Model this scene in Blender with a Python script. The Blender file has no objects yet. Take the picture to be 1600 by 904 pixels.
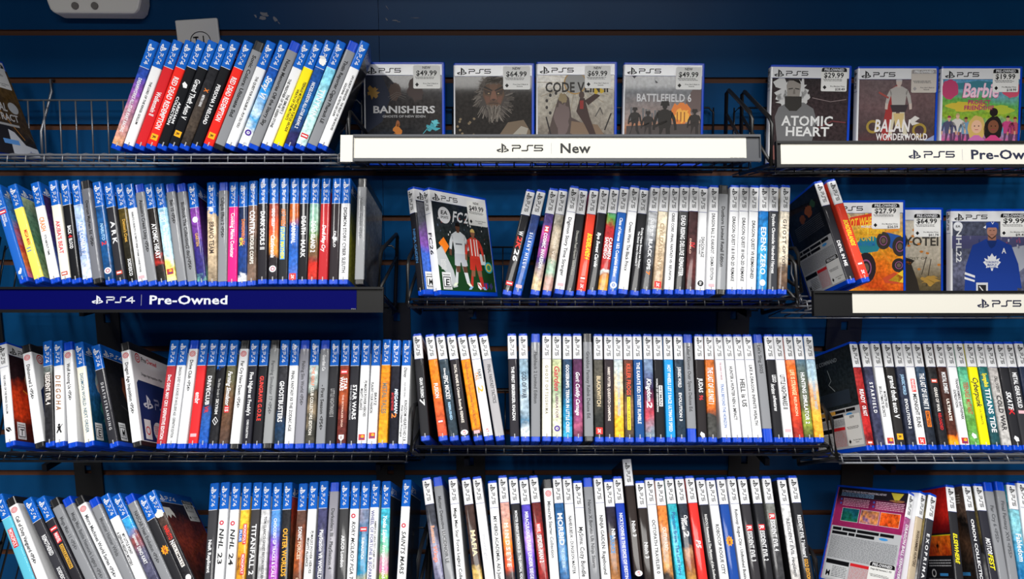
import bpy, bmesh, math, random
from mathutils import Vector, Matrix
random.seed(7)
S = bpy.context.scene
C = S.collection
# ------------------------------------------------------------------ camera, world, lights, exposure
FPX = 1067.0; TH = math.radians(8.0); CAMZ = 1.55
cam = bpy.data.objects.new('camera', bpy.data.cameras.new('camera')); C.objects.link(cam)
cam.location = (0, 0, CAMZ); cam.rotation_euler = (math.radians(90) - TH, 0, 0)
cam.data.sensor_width = 36.0; cam.data.lens = 36.0 * FPX / 1600.0; cam.data.clip_start = 0.02
S.camera = cam
S.view_settings.view_transform = 'Standard'; S.view_settings.look = 'None'
S.view_settings.gamma = 1.0; S.view_settings.use_curve_mapping = False
S.view_settings.exposure = 0.0
world = bpy.data.worlds.new('store_ambient'); S.world = world; world.use_nodes = True
world.node_tree.nodes['Background'].inputs[0].default_value = (0.6, 0.75, 1.0, 1)
world.node_tree.nodes['Background'].inputs[1].default_value = 0.05
def area(name, loc, rot, sx, sy, power, col=(1, 1, 1)):
    l = bpy.data.lights.new(name, 'AREA'); l.shape = 'RECTANGLE'; l.size = sx; l.size_y = sy
    l.energy = power; l.color = col
    o = bpy.data.objects.new(name, l); o.location = loc; o.rotation_euler = rot; C.objects.link(o)
    return o
LIGHTS = [(-1.15, -0.75), (1.15, -0.75), (0.0, -1.9), (0.0, -0.25)]
area('ceiling_panel_light', (-1.1, -0.35, 2.93), (0, 0, 0), 0.28, 1.2, 42, (1, 0.985, 0.95))
area('ceiling_panel_light', (0.0, -0.35, 2.93), (0, 0, 0), 0.28, 1.2, 42, (1, 0.985, 0.95))
area('ceiling_panel_light', (1.1, -0.35, 2.93), (0, 0, 0), 0.28, 1.2, 42, (1, 0.985, 0.95))
area('ceiling_panel_light', (0.0, -2.2, 2.93), (0, 0, 0), 2.6, 0.5, 80, (1, 0.985, 0.95))
# ------------------------------------------------------------------ camera geometry helpers (photo pixel -> point of the place)
_F = Vector((0, math.cos(TH), -math.sin(TH))); _D = Vector((0, -math.sin(TH), -math.cos(TH))); _R = Vector((1, 0, 0))
CAMP = Vector((0, 0, CAMZ))
def ray(x, y): return _F + _R * ((x - 800) / FPX) + _D * ((y - 452) / FPX)
def atY(x, y, Y):
    r = ray(x, y); return CAMP + r * (Y / r.y)
def hit(x, y, P, N):
    r = ray(x, y); return CAMP + r * ((P - CAMP).dot(N) / r.dot(N))
WALLY = 1.225
# ------------------------------------------------------------------ materials
def s2l(c): return tuple((v / 12.92 if v <= 0.04045 else ((v + 0.055) / 1.055) ** 2.4) for v in c)
def hx(h): return s2l((int(h[0:2], 16) / 255, int(h[2:4], 16) / 255, int(h[4:6], 16) / 255))
PAL = dict(W='e0e1e4', C='e6e2d2', K='0c0c10', D='25262c', G='8a8b90', LG='a9abaf', R='c8232a', DR='7e1a22', B='0f5cba', NB='123a8c',
           SB='3f8fd0', Y='f2dc1e', O='e8791e', P='5a2f86', PK='e8257e', GN='3f8f5a', CY='22a5d6', BR='5b3a2a', TN='b9a68c', NV='18243e',
           GY='5c5e66', OR='d8452a', GD='c99a3a', RD='e32a22', LB='9cc4e4', BK='15161a', PU='8a4fb0', MG='8a1850', TL='1d8f9c')
_m = {}
def P(name, col, rough=0.5, metal=0.0, coat=0.0, spec=0.5, **kw):
    if name in _m: return _m[name]
    m = bpy.data.materials.new(name); m.use_nodes = True; b = m.node_tree.nodes['Principled BSDF']
    b.inputs['Base Color'].default_value = (*col, 1); b.inputs['Roughness'].default_value = rough
    b.inputs['Metallic'].default_value = metal; b.inputs['Coat Weight'].default_value = coat
    b.inputs['Coat Roughness'].default_value = kw.get('cr', 0.12); b.inputs['Specular IOR Level'].default_value = spec
    _m[name] = m; return m
def paper(code, ink=False):
    h = PAL.get(code, code)
    if ink: return P('ink_' + h, hx(h), 0.45, spec=0.25)
    return P('sleeve_' + h, hx(h), 0.5, coat=0.35, spec=0.08, cr=0.05)
def art(stops, warp=0.4, scale=42.0, fine=0.38, horiz=False):
    """printed artwork: colour stops down the cover, warped by noise, with a fine mottled print"""
    key = 'art_' + '_'.join('%d%s' % (p, PAL.get(c, c)) for p, c in stops) + '_%g_%g_%g' % (warp, scale, fine)
    if key in _m: return _m[key]
    m = bpy.data.materials.new(key[:60]); m.use_nodes = True; nt = m.node_tree; N = nt.nodes; L = nt.links
    b = N['Principled BSDF']; b.inputs['Roughness'].default_value = 0.42; b.inputs['Coat Weight'].default_value = 0.35; b.inputs['Coat Roughness'].default_value = 0.05
    b.inputs['Specular IOR Level'].default_value = 0.08
    tc = N.new('ShaderNodeTexCoord'); sp = N.new('ShaderNodeSeparateXYZ'); L.new(tc.outputs['Object'], sp.inputs[0])
    mr = N.new('ShaderNodeMapRange'); mr.inputs[1].default_value = 0.170; mr.inputs[2].default_value = 0.0
    L.new(sp.outputs['Z'], mr.inputs[0])
    nz = N.new('ShaderNodeTexNoise'); nz.inputs['Scale'].default_value = scale; nz.inputs['Detail'].default_value = 7
    mp = N.new('ShaderNodeMapping'); mp.inputs['Location'].default_value = (random.random() * 5, random.random() * 5, random.random() * 5)
    L.new(tc.outputs['Object'], mp.inputs[0]); L.new(mp.outputs[0], nz.inputs['Vector'])
    ma = N.new('ShaderNodeMath'); ma.operation = 'MULTIPLY_ADD'; L.new(nz.outputs['Fac'], ma.inputs[0]); ma.inputs[1].default_value = warp; ma.inputs[2].default_value = -warp / 2
    ad = N.new('ShaderNodeMath'); ad.operation = 'ADD'; L.new(mr.outputs[0], ad.inputs[0]); L.new(ma.outputs[0], ad.inputs[1])
    cr = N.new('ShaderNodeValToRGB'); L.new(ad.outputs[0], cr.inputs[0])
    els = cr.color_ramp.elements
    for i, (p, c) in enumerate(stops):
        e = els[i] if i < 2 else els.new(min(1, p / 170))
        e.position = min(1, p / 170); e.color = (*hx(PAL.get(c, c)), 1)
    n2 = N.new('ShaderNodeTexNoise'); n2.inputs['Scale'].default_value = 190; n2.inputs['Detail'].default_value = 3
    L.new(mp.outputs[0], n2.inputs['Vector'])
    m2 = N.new('ShaderNodeMapRange'); m2.inputs[1].default_value = 0.3; m2.inputs[2].default_value = 0.7; m2.inputs[3].default_value = 1 - fine; m2.inputs[4].default_value = 1 + fine
    L.new(n2.outputs['Fac'], m2.inputs[0])
    mx = N.new('ShaderNodeMix'); mx.data_type = 'RGBA'; mx.blend_type = 'MULTIPLY'; mx.inputs[0].default_value = 1
    L.new(cr.outputs[0], mx.inputs[6]); L.new(m2.outputs[0], mx.inputs[7]); L.new(mx.outputs[2], b.inputs['Base Color'])
    _m[key] = m; return m
def mat(spec):
    if isinstance(spec, str): return paper(spec)
    if isinstance(spec, tuple): return art(spec[0], *spec[1:])
    return art(spec)
BLUE = P('blue_case_plastic', hx('0642c0'), 0.3, coat=0.08, spec=0.3)
BLUE.node_tree.nodes['Principled BSDF'].inputs['Subsurface Weight'].default_value = 0.0
CLEARB = P('blue_clear_cap', hx('1660d2'), 0.25, coat=0.3)
BLACKP = P('black_case_plastic', hx('1c1c1e'), 0.28, coat=0.3)
WIRE = P('grey_wire', hx('1b1c20'), 0.32, metal=0.5, coat=0.2)
WIRE2 = P('steel_wire', hx('74767c'), 0.35, metal=0.5)
BLKST = P('black_steel', hx('0b0b0d'), 0.45)
RAIL = P('sign_channel', hx('3e4045'), 0.4, spec=0.3)
RAILK = P('black_sign_channel', hx('08080a'), 0.45, spec=0.3)
SIGNW = P('white_sign_paper', hx('cbc8be'), 0.55)
SIGNB = P('blue_sign_paper', hx('02044e'), 0.6, spec=0.04)
PLAST = P('white_plastic', hx('f0eeea'), 0.4)
BTN = P('grey_button', hx('77736f'), 0.5)
# ------------------------------------------------------------------ mesh helpers
def mesh(name, verts, faces, mats, midx=None, smooth=False):
    me = bpy.data.meshes.new(name); me.from_pydata(verts, [], faces)
    for m in mats: me.materials.append(m)
    if midx: me.polygons.foreach_set('material_index', midx)
    if smooth: me.polygons.foreach_set('use_smooth', [True] * len(faces))
    me.update(); return me
def link(name, me, parent=None, mw=None):
    o = bpy.data.objects.new(name, me); C.objects.link(o)
    if parent: o.parent = parent
    if mw is not None: o.matrix_world = mw
    return o
def tag(o, label, cat, group=None):
    o['label'] = label; o['category'] = cat
    if group: o['group'] = group
    return o
class MB:
    def __init__(s): s.v = []; s.f = []; s.m = []
    def add(s, vs, fs, m=0):
        n = len(s.v); s.v += [tuple(v) for v in vs]; s.f += [tuple(i + n for i in f) for f in fs]; s.m += [m] * len(fs)
    def box(s, lo, hi, m=0, mw=None):
        (x0, y0, z0), (x1, y1, z1) = lo, hi
        vs = [Vector(p) for p in ((x0, y0, z0), (x1, y0, z0), (x1, y1, z0), (x0, y1, z0), (x0, y0, z1), (x1, y0, z1), (x1, y1, z1), (x0, y1, z1))]
        if mw: vs = [mw @ v for v in vs]
        s.add(vs, [(0, 3, 2, 1), (4, 5, 6, 7), (0, 1, 5, 4), (1, 2, 6, 5), (2, 3, 7, 6), (3, 0, 4, 7)], m)
    def tube(s, pts, r, n=8, m=0):
        pts = [Vector(p) for p in pts]; rings = []
        for i, p in enumerate(pts):
            a = pts[max(0, i - 1)]; b = pts[min(len(pts) - 1, i + 1)]; t = (b - a).normalized()
            u = t.cross(Vector((0, 0, 1)) if abs(t.z) < 0.9 else Vector((1, 0, 0))).normalized(); w = t.cross(u)
            rings.append([p + (u * math.cos(k * 2 * math.pi / n) + w * math.sin(k * 2 * math.pi / n)) * r for k in range(n)])
        fs = []
        for i in range(len(pts) - 1):
            for k in range(n): fs.append((i * n + k, i * n + (k + 1) % n, (i + 1) * n + (k + 1) % n, (i + 1) * n + k))
        fs.append(tuple(range(n))[::-1]); fs.append(tuple((len(pts) - 1) * n + k for k in range(n)))
        s.add([v for r_ in rings for v in r_], fs, m)
    def build(s, name, mats, parent=None, mw=None, smooth=False, bevel=0):
        o = link(name, mesh(name, s.v, s.f, mats, s.m, smooth), parent, mw)
        if bevel:
            b = o.modifiers.new('bevel', 'BEVEL'); b.width = bevel; b.segments = 2; b.limit_method = 'ANGLE'
        return o
# ------------------------------------------------------------------ glyphs
CH = "ABCDEFGHIJKLMNOPQRSTUVWXYZabcdefghijklmnopqrstuvwxyz0123456789&:-.,'!$|<>()+/"
GL = {}
def build_glyphs():
    tmp = []
    def mk(body, off):
        cu = bpy.data.curves.new('t', 'FONT'); cu.body = body; cu.size = 1; cu.offset = off; cu.resolution_u = 2
        cu.fill_mode = 'FRONT'
        o = bpy.data.objects.new('t', cu); C.objects.link(o); tmp.append(o); return o
    q = {}
    for bold, off in ((0, 0.026), (1, 0.024)):
        for c in CH: q[(bold, c)] = mk(c, off)
    adv = {c: mk('|' + c + '|', 0) for c in CH}; base = mk('||', 0)
    dg = bpy.context.evaluated_depsgraph_get(); dg.update()
    def ext(o):
        me = o.evaluated_get(dg).to_mesh(); xs = [v.co.x for v in me.vertices]; r = max(xs) - min(xs); return r
    b = ext(base)
    for k, o in q.items():
        me = o.evaluated_get(dg).to_mesh()
        GL[k] = ([(v.co.x, v.co.y) for v in me.vertices], [tuple(p.vertices) for p in me.polygons], ext(adv[k[1]]) - b)
    for o in tmp:
        cu = o.data; bpy.data.objects.remove(o); bpy.data.curves.remove(cu)
build_glyphs()
_hs = [y for x, y in GL[(0, 'H')][0]]; CAPH = max(_hs)
def text2d(s, bold=0):
    """glyph run in cap-height units: verts, faces, width"""
    vs = []; fs = []; x = 0
    for c in s:
        if c == ' ': x += 0.28; continue
        g = GL.get((bold, c))
        if not g: continue
        n = len(vs); vs += [(x + a, b) for a, b in g[0]]; fs += [tuple(i + n for i in f) for f in g[1]]; x += g[2] + (0.02 if bold else 0)
    return [(a / CAPH, b / CAPH) for a, b in vs], fs, x / CAPH
def stroke(pts, w):
    """flat polyline of width w -> verts, faces"""
    vs = []; fs = []
    for (x0, y0), (x1, y1) in zip(pts, pts[1:]):
        dx, dy = x1 - x0, y1 - y0; l = math.hypot(dx, dy) or 1; dx /= l; dy /= l; e = w / 2
        n = len(vs)
        vs += [(x0 - dx * e + dy * e, y0 - dy * e - dx * e), (x1 + dx * e + dy * e, y1 + dy * e - dx * e), (x1 + dx * e - dy * e, y1 + dy * e + dx * e), (x0 - dx * e - dy * e, y0 - dy * e + dx * e)]
        fs.append((n, n + 1, n + 2, n + 3))
    return vs, fs
def ell(cx, cy, rx, ry, n=16, a0=0, a1=2 * math.pi):
    return [(cx + rx * math.cos(a0 + (a1 - a0) * k / n), cy + ry * math.sin(a0 + (a1 - a0) * k / n)) for k in range(n)]
def ring(cx, cy, r0, r1, n=20, ky=1.0):
    vs = [(cx + r * math.cos(2 * math.pi * k / n), cy + r * ky * math.sin(2 * math.pi * k / n)) for r in (r0, r1) for k in range(n)]
    return vs, [(k, (k + 1) % n, n + (k + 1) % n, n + k) for k in range(n)]
def ps_logo():
    """platform emblem, about 1.25 wide x 1 high, origin centre"""
    vs = []; fs = []
    def add(p):
        n = len(vs); vs.extend(p); fs.append(tuple(range(n, n + len(p))))
    add([(-0.13, -0.5), (0.07, -0.43), (0.07, 0.38), (-0.13, 0.5)])
    add([(0.07, 0.38), (0.07, 0.22), (0.17, 0.18), (0.2, 0.3)]); add([(0.2, 0.3), (0.17, 0.18), (0.17, -0.06), (0.33, -0.02), (0.36, 0.12)])
    add([(-0.18, -0.04), (-0.18, -0.17), (-0.42, -0.27), (-0.62, -0.27), (-0.6, -0.16)])
    add([(-0.62, -0.27), (-0.42, -0.27), (-0.3, -0.32), (-0.18, -0.28), (-0.18, -0.4), (-0.45, -0.4)])
    add([(0.12, -0.08), (0.12, -0.2), (0.36, -0.14), (0.45, -0.2), (0.62, -0.17), (0.4, -0.03)])
    add([(0.62, -0.17), (0.45, -0.2), (0.36, -0.25), (0.12, -0.33), (0.12, -0.45), (0.6, -0.3)])
    return vs, fs
def ps_word(d):
    """PS4 / PS5 wordmark, cap height 1, origin left-bottom"""
    vs = []; fs = []; w = 0.2
    def add(pts):
        a, b = stroke(pts, w); n = len(vs); vs.extend(a); fs.extend(tuple(i + n for i in f) for f in b)
    add([(0, 0.93), (1.05, 0.93), (1.18, 0.8), (1.18, 0.62), (1.05, 0.48), (0.15, 0.48), (0.05, 0.38), (0.05, 0)])
    add([(1.45, 0.07), (2.15, 0.07), (2.28, 0.2), (2.28, 0.8), (2.41, 0.93), (3.05, 0.93)])
    if d == '5': add([(4.5, 0.93), (3.4, 0.93), (3.35, 0.5), (4.35, 0.5), (4.5, 0.4), (4.5, 0.2), (4.35, 0.07), (3.3, 0.07)])
    else: add([(3.2, 0.3), (4.15, 0.95)]); add([(4.15, 0.95), (4.15, 0.0)]); add([(3.2, 0.3), (4.5, 0.3)])
    return vs, fs, 4.55
class Flat:
    """flat printed shapes laid on a surface: fn maps (u right, v up, layer) to 3-D"""
    def __init__(s, fn): s.fn = fn; s.dv = 0; s.du = 0; s.v = []; s.f = []; s.m = []; s.mats = []
    def mi(s, code):
        m = code if not isinstance(code, (str, tuple, list)) else (paper(code, True) if isinstance(code, str) else mat(code))
        if m not in s.mats: s.mats.append(m)
        return s.mats.index(m)
    def add(s, vs, fs, code, ly=0):
        n = len(s.v); k = s.mi(code)
        if s.dv or s.du: vs = [(min(129, max(1, a + s.du)), min(147.6, max(7, b + s.dv))) for a, b in vs]
        s.v += [s.fn(a, b, ly) for a, b in vs]; s.f += [tuple(i + n for i in f) for f in fs]; s.m += [k] * len(fs)
    def poly(s, pts, code, ly=0): s.add(pts, [tuple(range(len(pts)))], code, ly)
    def rect(s, u0, v0, u1, v1, code, ly=0): s.poly([(u0, v0), (u1, v0), (u1, v1), (u0, v1)], code, ly)
    def ell(s, cx, cy, rx, ry, code, ly=0, n=18): s.poly(ell(cx, cy, rx, ry, n), code, ly)
    def ring(s, cx, cy, r0, r1, code, ly=0, ky=1.0):
        vs, fs = ring(cx, cy, r0, r1, 24, ky); s.add(vs, fs, code, ly)
    def stroke(s, pts, w, code, ly=0):
        vs, fs = stroke(pts, w); s.add(vs, fs, code, ly)
    def text(s, t, u, v, w, h, code, ly=0, bold=0, shear=0.0, rot=0.0):
        vs, fs, W = text2d(t, bold); k = (w / W) if w else h
        c, sn = math.cos(rot), math.sin(rot)
        pts = [(a * k + b * h * shear, b * h) for a, b in vs]
        s.add([(u + a * c - b * sn, v + a * sn + b * c) for a, b in pts], fs, code, ly)
    def logo(s, u, v, h, code, ly=0):
        vs, fs = ps_logo(); s.add([(u + a * h, v + b * h) for a, b in vs], fs, code, ly)
    def word(s, u, v, h, d, code, ly=0, w=None):
        vs, fs, W = ps_word(d); k = (w / W) if w else h
        s.add([(u + a * k, v + b * h) for a, b in vs], fs, code, ly)
    def mesh(s, name): return mesh(name, s.v, s.f, s.mats, s.m)
MM = 0.001
def on_spine(u, v, ly):   # u: mm down from the top of the case, v: mm across towards the front cover
    return (v * MM, (-0.45 - 0.12 * ly) * MM, (170 - u) * MM)
def on_front(u, v, ly):   # u: mm from the spine, v: mm up from the case bottom
    return ((7.12 + 0.03 * ly) * MM, (u + 0.8) * MM, v * MM)
def on_back(u, v, ly):
    return (-(7.12 + 0.03 * ly) * MM, (129.5 - u) * MM, v * MM)
# ------------------------------------------------------------------ the case
def shell_mesh(name, m):
    mb = MB(); t = 6.95; H = 170.0; Wd = 135.0
    def half(sgn):
        pr = [(0.45, 0.5), (t - 2.2, 0.0), (t - 0.8, 0.5), (t, 2.2), (t, Wd - 1.5), (t - 1, Wd), (0.45, Wd)]
        rings = []
        for z, ins in ((0.0, 1.0), (1.0, 0.0), (H - 1.0, 0.0), (H, 1.0)):
            rings.append([(sgn * max(0.45, x - ins * (1 if x > 1 else 0)) * MM, (y + (ins if y < 3 else (-ins if y > 100 else 0))) * MM, z * MM) for x, y in pr])
        n = len(pr); vs = [v for r in rings for v in r]; fs = []
        for i in range(3):
            for k in range(n):
                q = (i * n + k, i * n + (k + 1) % n, (i + 1) * n + (k + 1) % n, (i + 1) * n + k); fs.append(q if sgn > 0 else q[::-1])
        a = tuple(range(n)); b = tuple(3 * n + k for k in range(n))
        fs.append(a[::-1] if sgn > 0 else a); fs.append(b if sgn > 0 else b[::-1]); mb.add(vs, fs)
    half(1); half(-1)
    mb.box((-0.5 * MM, 0.6 * MM, 1.0 * MM), (0.5 * MM, 134 * MM, 169 * MM))
    mb.box((-5.5 * MM, 0.2 * MM, 1.2 * MM), (5.5 * MM, 3 * MM, 168.8 * MM))
    return mesh(name, mb.v, mb.f, [m], mb.m)
SHELL = {'b': shell_mesh('blue_shell', BLUE), 'k': shell_mesh('black_shell', BLACKP)}
PROF = [(7.1, 2.6), (6.95, 1.2), (6.35, 0.3), (5.3, -0.15), (2.0, -0.3), (-2.0, -0.3), (-5.3, -0.15), (-6.35, 0.3), (-6.95, 1.2), (-7.1, 2.6)]
def sleeve_mesh(z0, z1, zb, zf, mats):
    """paper sleeve round the spine; mats = band, spine, front, back, front band"""
    v = []; f = []; mi = []; smooth = []
    def strip(pts, za, zb_, m, sm):
        n = len(v); k = len(pts)
        v.extend([(x * MM, y * MM, za * MM) for x, y in pts]); v.extend([(x * MM, y * MM, zb_ * MM) for x, y in pts])
        for i in range(k - 1): f.append((n + i, n + k + i, n + k + i + 1, n + i + 1)); mi.append(m); smooth.append(sm)
    if zb < z1: strip(PROF, zb, z1, 0, True)
    strip(PROF, z0, min(zb, z1), 1, True)
    F = [(7.1, 130.5), (7.1, 2.6)]; Bk = [(-7.1, 2.6), (-7.1, 130.5)]
    if zf < z1: strip(F, zf, z1, 4, False); strip(Bk, z0, z1, 3, False)
    else: strip(Bk, z0, z1, 3, False)
    strip(F, z0, min(zf, z1), 2, False)
    me = bpy.data.meshes.new('sleeve'); me.from_pydata(v, [], [q[::-1] for q in f])
    for m in mats: me.materials.append(m)
    me.polygons.foreach_set('material_index', mi); me.polygons.foreach_set('use_smooth', smooth); me.update()
    return me
def mark_mesh(d):
    fl = Flat(on_spine); ink = 'W' if d == '4' else 'K'
    if d == '4':
        fl.logo(11.5, 0, 9, ink); fl.word(19.5, -2.6, 5.2, d, ink, w=17)
        fl.rect(41.4, -6.4, 42.0, 6.4, 'W')
    else:
        fl.logo(11.5, 0, 8.8, ink); fl.word(19, -2.6, 5.2, d, ink, w=17)
        fl.rect(41.3, -6.4, 41.9, 6.4, '1a2f7a')
    return fl.mesh('platform_logo')
MARK = {'4': mark_mesh('4'), '5': mark_mesh('5')}
def front_mark(d):
    fl = Flat(on_front); ink = 'W' if d == '4' else 'K'
    fl.logo(13, 155.8, 13, ink); fl.word(25, 152.4, 7.2, d, ink, w=36)
    fl.rect(0.2, 147.8, 129, 148.4, 'W' if d == '4' else '1a2f7a')
    return fl.mesh('cover_logo')
FMARK = {'4': front_mark('4'), '5': front_mark('5')}
BAND4 = 'B'; BAND5 = 'W'
def badge(fl, kind, u):
    if kind == 'star': fl.rect(u - 4.5, -4.5, u + 4.5, 4.5, 'f0a818'); fl.text('R', u - 2, -2.6, 0, 4.6, 'K', 1, 1)
    elif kind == '2k': fl.rect(u - 5, -5, u + 5, 5, 'RD'); fl.text('2K', u - 3.4, -2.2, 6.6, 4.6, 'W', 1, 1, .2)
    elif kind == 'hex': fl.ring(u, 0, 2.2, 4.6, '4b2c90'); fl.ell(u, 0, 1, 1, '4b2c90', 1)
    elif kind == 'hexw': fl.ring(u, 0, 2.6, 5, 'W'); fl.ell(u, 0, 1, 1, 'W', 1)
    elif kind == 'ea': fl.ell(u, 0, 4.6, 4.6, 'K'); fl.text('EA', u - 2.6, -1.6, 5.2, 3.2, 'W', 1, 1)
    elif kind == 'eared': fl.ring(u, 0, 4.2, 5.2, 'c9cbd0'); fl.ring(u, -1, 1.6, 3.4, 'c0203a', 1)
    elif kind == 'kt': fl.ell(u, 0, 4.2, 5.6, 'W'); fl.text('KT', u - 2.6, -2, 5.4, 4, 'R', 1, 1)
    elif kind == 'sq': fl.rect(u - 4.5, -4.8, u + 4.5, 4.8, 'b5312c'); fl.ell(u - 1, 1, 2.5, 2.5, 'e8a02a', 1, 8); fl.rect(u + 1, -3, u + 3.4, 3.4, '6a2a6a', 1)
    elif kind == 'pink': fl.rect(u - 2.4, -4.6, u + 2.4, 4.6, 'd9a8b0')
    elif kind == 'redbox': fl.rect(u - 3.2, -5.2, u + 3.2, 5.2, 'R'); fl.rect(u - 1, -4, u + 1, 4, 'W', 1)
    elif kind == 'disc': fl.ell(u, 0, 5.2, 5.2, 'W'); fl.ring(u, 0, 2.0, 3.2, 'a02a50', 1)
    elif kind == 'feather': fl.poly([(u - 4, -2), (u - 1, 3), (u + 4, 3.4), (u + 5, -1), (u, -4)], 'W')
    elif kind == 'leafblk': fl.poly([(u - 4, -4), (u - 3, 2), (u + 3, 4.4), (u + 4, -1), (u, -4)], 'K'); fl.stroke([(u - 3, -3), (u + 3, 3)], .7, 'W', 1)
    elif kind == 'imp': fl.ell(u - 6, 0, 1.8, 1.8, 'K'); fl.poly([(u - 4, -3), (u - 4, 3), (u + 1, 2), (u + 6, 4), (u + 7, 2), (u + 2, 0), (u + 7, -3), (u + 5, -4), (u, -1.5)], 'K'); fl.stroke([(u - 3, 2), (u - 6, 5)], 1, 'K')
    elif kind == 'wb': fl.poly([(u - 4.5, -4), (u - 4.5, 4), (u + 1, 4), (u + 5, 0), (u + 1, -4)], 'W'); fl.text('WB', u - 3, -2, 4.4, 3.6, '7a2c20', 1, 1)
    elif kind == 'nick': fl.poly([(u + (7 if k % 2 else 4.6) * math.cos(k * math.pi / 9) * 1.2, (5.8 if k % 2 else 4.2) * math.sin(k * math.pi / 9)) for k in range(18)], 'e89818'); fl.text('SLIME', u - 5, -1.8, 10, 3.6, 'DR', 1, 1)
    elif kind == 'target': fl.ring(u, 0, 1.9, 2.9, 'R'); fl.ring(u, 0, 3.7, 4.7, 'R'); fl.ell(u, 0, .9, .9, 'R')
    elif kind == 'mega': fl.rect(u - 4.6, -5, u + 4.6, 5, 'RD'); fl.text('SEGA', u - 3.5, -1.5, 7, 3, 'W', 1, 1)
    elif kind == 'diamond': fl.stroke([(u - 6, 0), (u, 4), (u + 6, 0), (u, -4), (u - 6, 0)], .8, 'W'); fl.stroke([(u - 2, -1), (u + 2, 1)], .8, 'W')
    elif kind == 'rbadge': fl.rect(u - 3, -4.5, u + 3, 4.5, 'b8402c'); fl.rect(u - 1.2, -3.5, u + 1.2, 3, 'W', 1)
    elif kind == 'goose': fl.poly([(u - 5, 1), (u - 2, 0), (u, -3), (u + 4, -3.6), (u + 5, 0), (u + 1, 2), (u - 3, 3)], 'W')
    elif kind == 'wdisc': fl.ell(u, 0, 5, 4.2, 'W')
ROWS = {}
def row_frame(key, a, Y, ybref):
    a = math.radians(a); P0 = atY(800, ybref, Y)
    ROWS[key] = (a, P0, Vector((0, math.sin(a), math.cos(a))), Vector((0, math.cos(a), -math.sin(a))))
row_frame('A', 4, 1.030, 236.5); row_frame('Bl', 20, 1.030, 446); row_frame('Bm', 16, 1.020, 461.5)
row_frame('Br', 20, 1.035, 444); row_frame('Cl', 26, 0.995, 701); row_frame('Cm', 26, 0.998, 691); row_frame('Cr', 26, 0.995, 703.5)
row_frame('Dl', 30, 0.962, 930); row_frame('Dm', 30, 0.955, 925); row_frame('Dr', 30, 0.965, 930)
BASKET_NAME = {'A': 'top-left', 'Bl': 'second-row left', 'Bm': 'second-row middle', 'Br': 'second-row right', 'Cl': 'third-row left', 'Cm': 'third-row middle',
               'Cr': 'third-row right', 'Dl': 'bottom-row left', 'Dm': 'bottom-row middle', 'Dr': 'bottom-row right', 'Am': 'top middle', 'Ar': 'top right'}
def ordn(n):
    return ('%d' % n) + ('th' if 10 <= n % 100 <= 20 else {1: 'st', 2: 'nd', 3: 'rd'}.get(n % 10, 'th'))
GREYT = '84868b'
def case_at(root_mw, kind, body, title=(), bdg=(), front=None, back=None, label='', group=None, zbot=7.8):
    """kind: 4, 5 (printed sleeve with console band), g / gk grey stock label in blue / black case, w / wk white stock label"""
    r = bpy.data.objects.new('game_case', None); C.objects.link(r); r.empty_display_size = 0.02; r.matrix_world = root_mw
    tag(r, label, 'game case', group)
    dark = kind in ('gk', 'wk', '4k')
    link('case_shell', SHELL['k' if dark else 'b'], r)
    body = {'g': GREYT, 'gk': GREYT, 'w': 'W', 'wk': 'W'}.get(kind, body) if body is None else body
    bm_ = mat(body)
    d = kind[0] if kind[0] in '45' else None
    if d:
        band = mat(BAND4 if d == '4' else BAND5); z1 = 169.3 if d == '4' else 166.0
        fm = mat(front) if front is not None else bm_; bk = mat(back) if back is not None else bm_
        me = sleeve_mesh(zbot, z1, 128.3, 148, [band, bm_, fm, bk, band])
    else:
        z1 = 155.5
        fm = mat(front) if front is not None else bm_
        me = sleeve_mesh(zbot, z1, z1 + 1, z1 + 1, [bm_, bm_, fm, bm_, bm_])
    s = link('cover_sleeve', me, r)
    if d:
        link('platform_logo', MARK[d], s); link('cover_logo', FMARK[d], s)
    if title or kind in ('w', 'wk'):
        for t in title:
            fl = Flat(on_spine)
            tx, z0, z_1, col = t[:4]; h = t[4] if len(t) > 4 else 5.2; dx = t[5] if len(t) > 5 else 0; st = t[6] if len(t) > 6 else ''
            if st == 'box': fl.rect(z0 - 1.2, dx - h / 2 - 1, z_1 + 1.2, dx + h / 2 + 1, t[7], 0); fl.text(tx, z0, dx - h / 2, z_1 - z0, h, col, 1, 1)
            else: fl.text(tx, z0, dx - h / 2, z_1 - z0, h, col, 0, 1 if 'b' in st else 0, 0.25 if 'i' in st else 0)
            link('title_lettering', fl.mesh('title_lettering'), s)
        fl = Flat(on_spine)
        if d:
            for q in range(4): fl.rect(158.3 + q * 1.6, -0.7, 159.5 + q * 1.6, 0.8, '77777c' if body in ('W', 'C') else 'b4b4b8')
        if kind in ('w', 'wk'): badge(fl, 'target', 22.5)
        if fl.v: link('publisher_badge' if kind in ('w', 'wk') else 'code_print', fl.mesh('code_print'), s)
    for k, u in bdg:
        fl = Flat(on_spine); badge(fl, k, u); link('publisher_badge', fl.mesh('publisher_badge'), s)
    return r, s
NUDGE = {}
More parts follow.
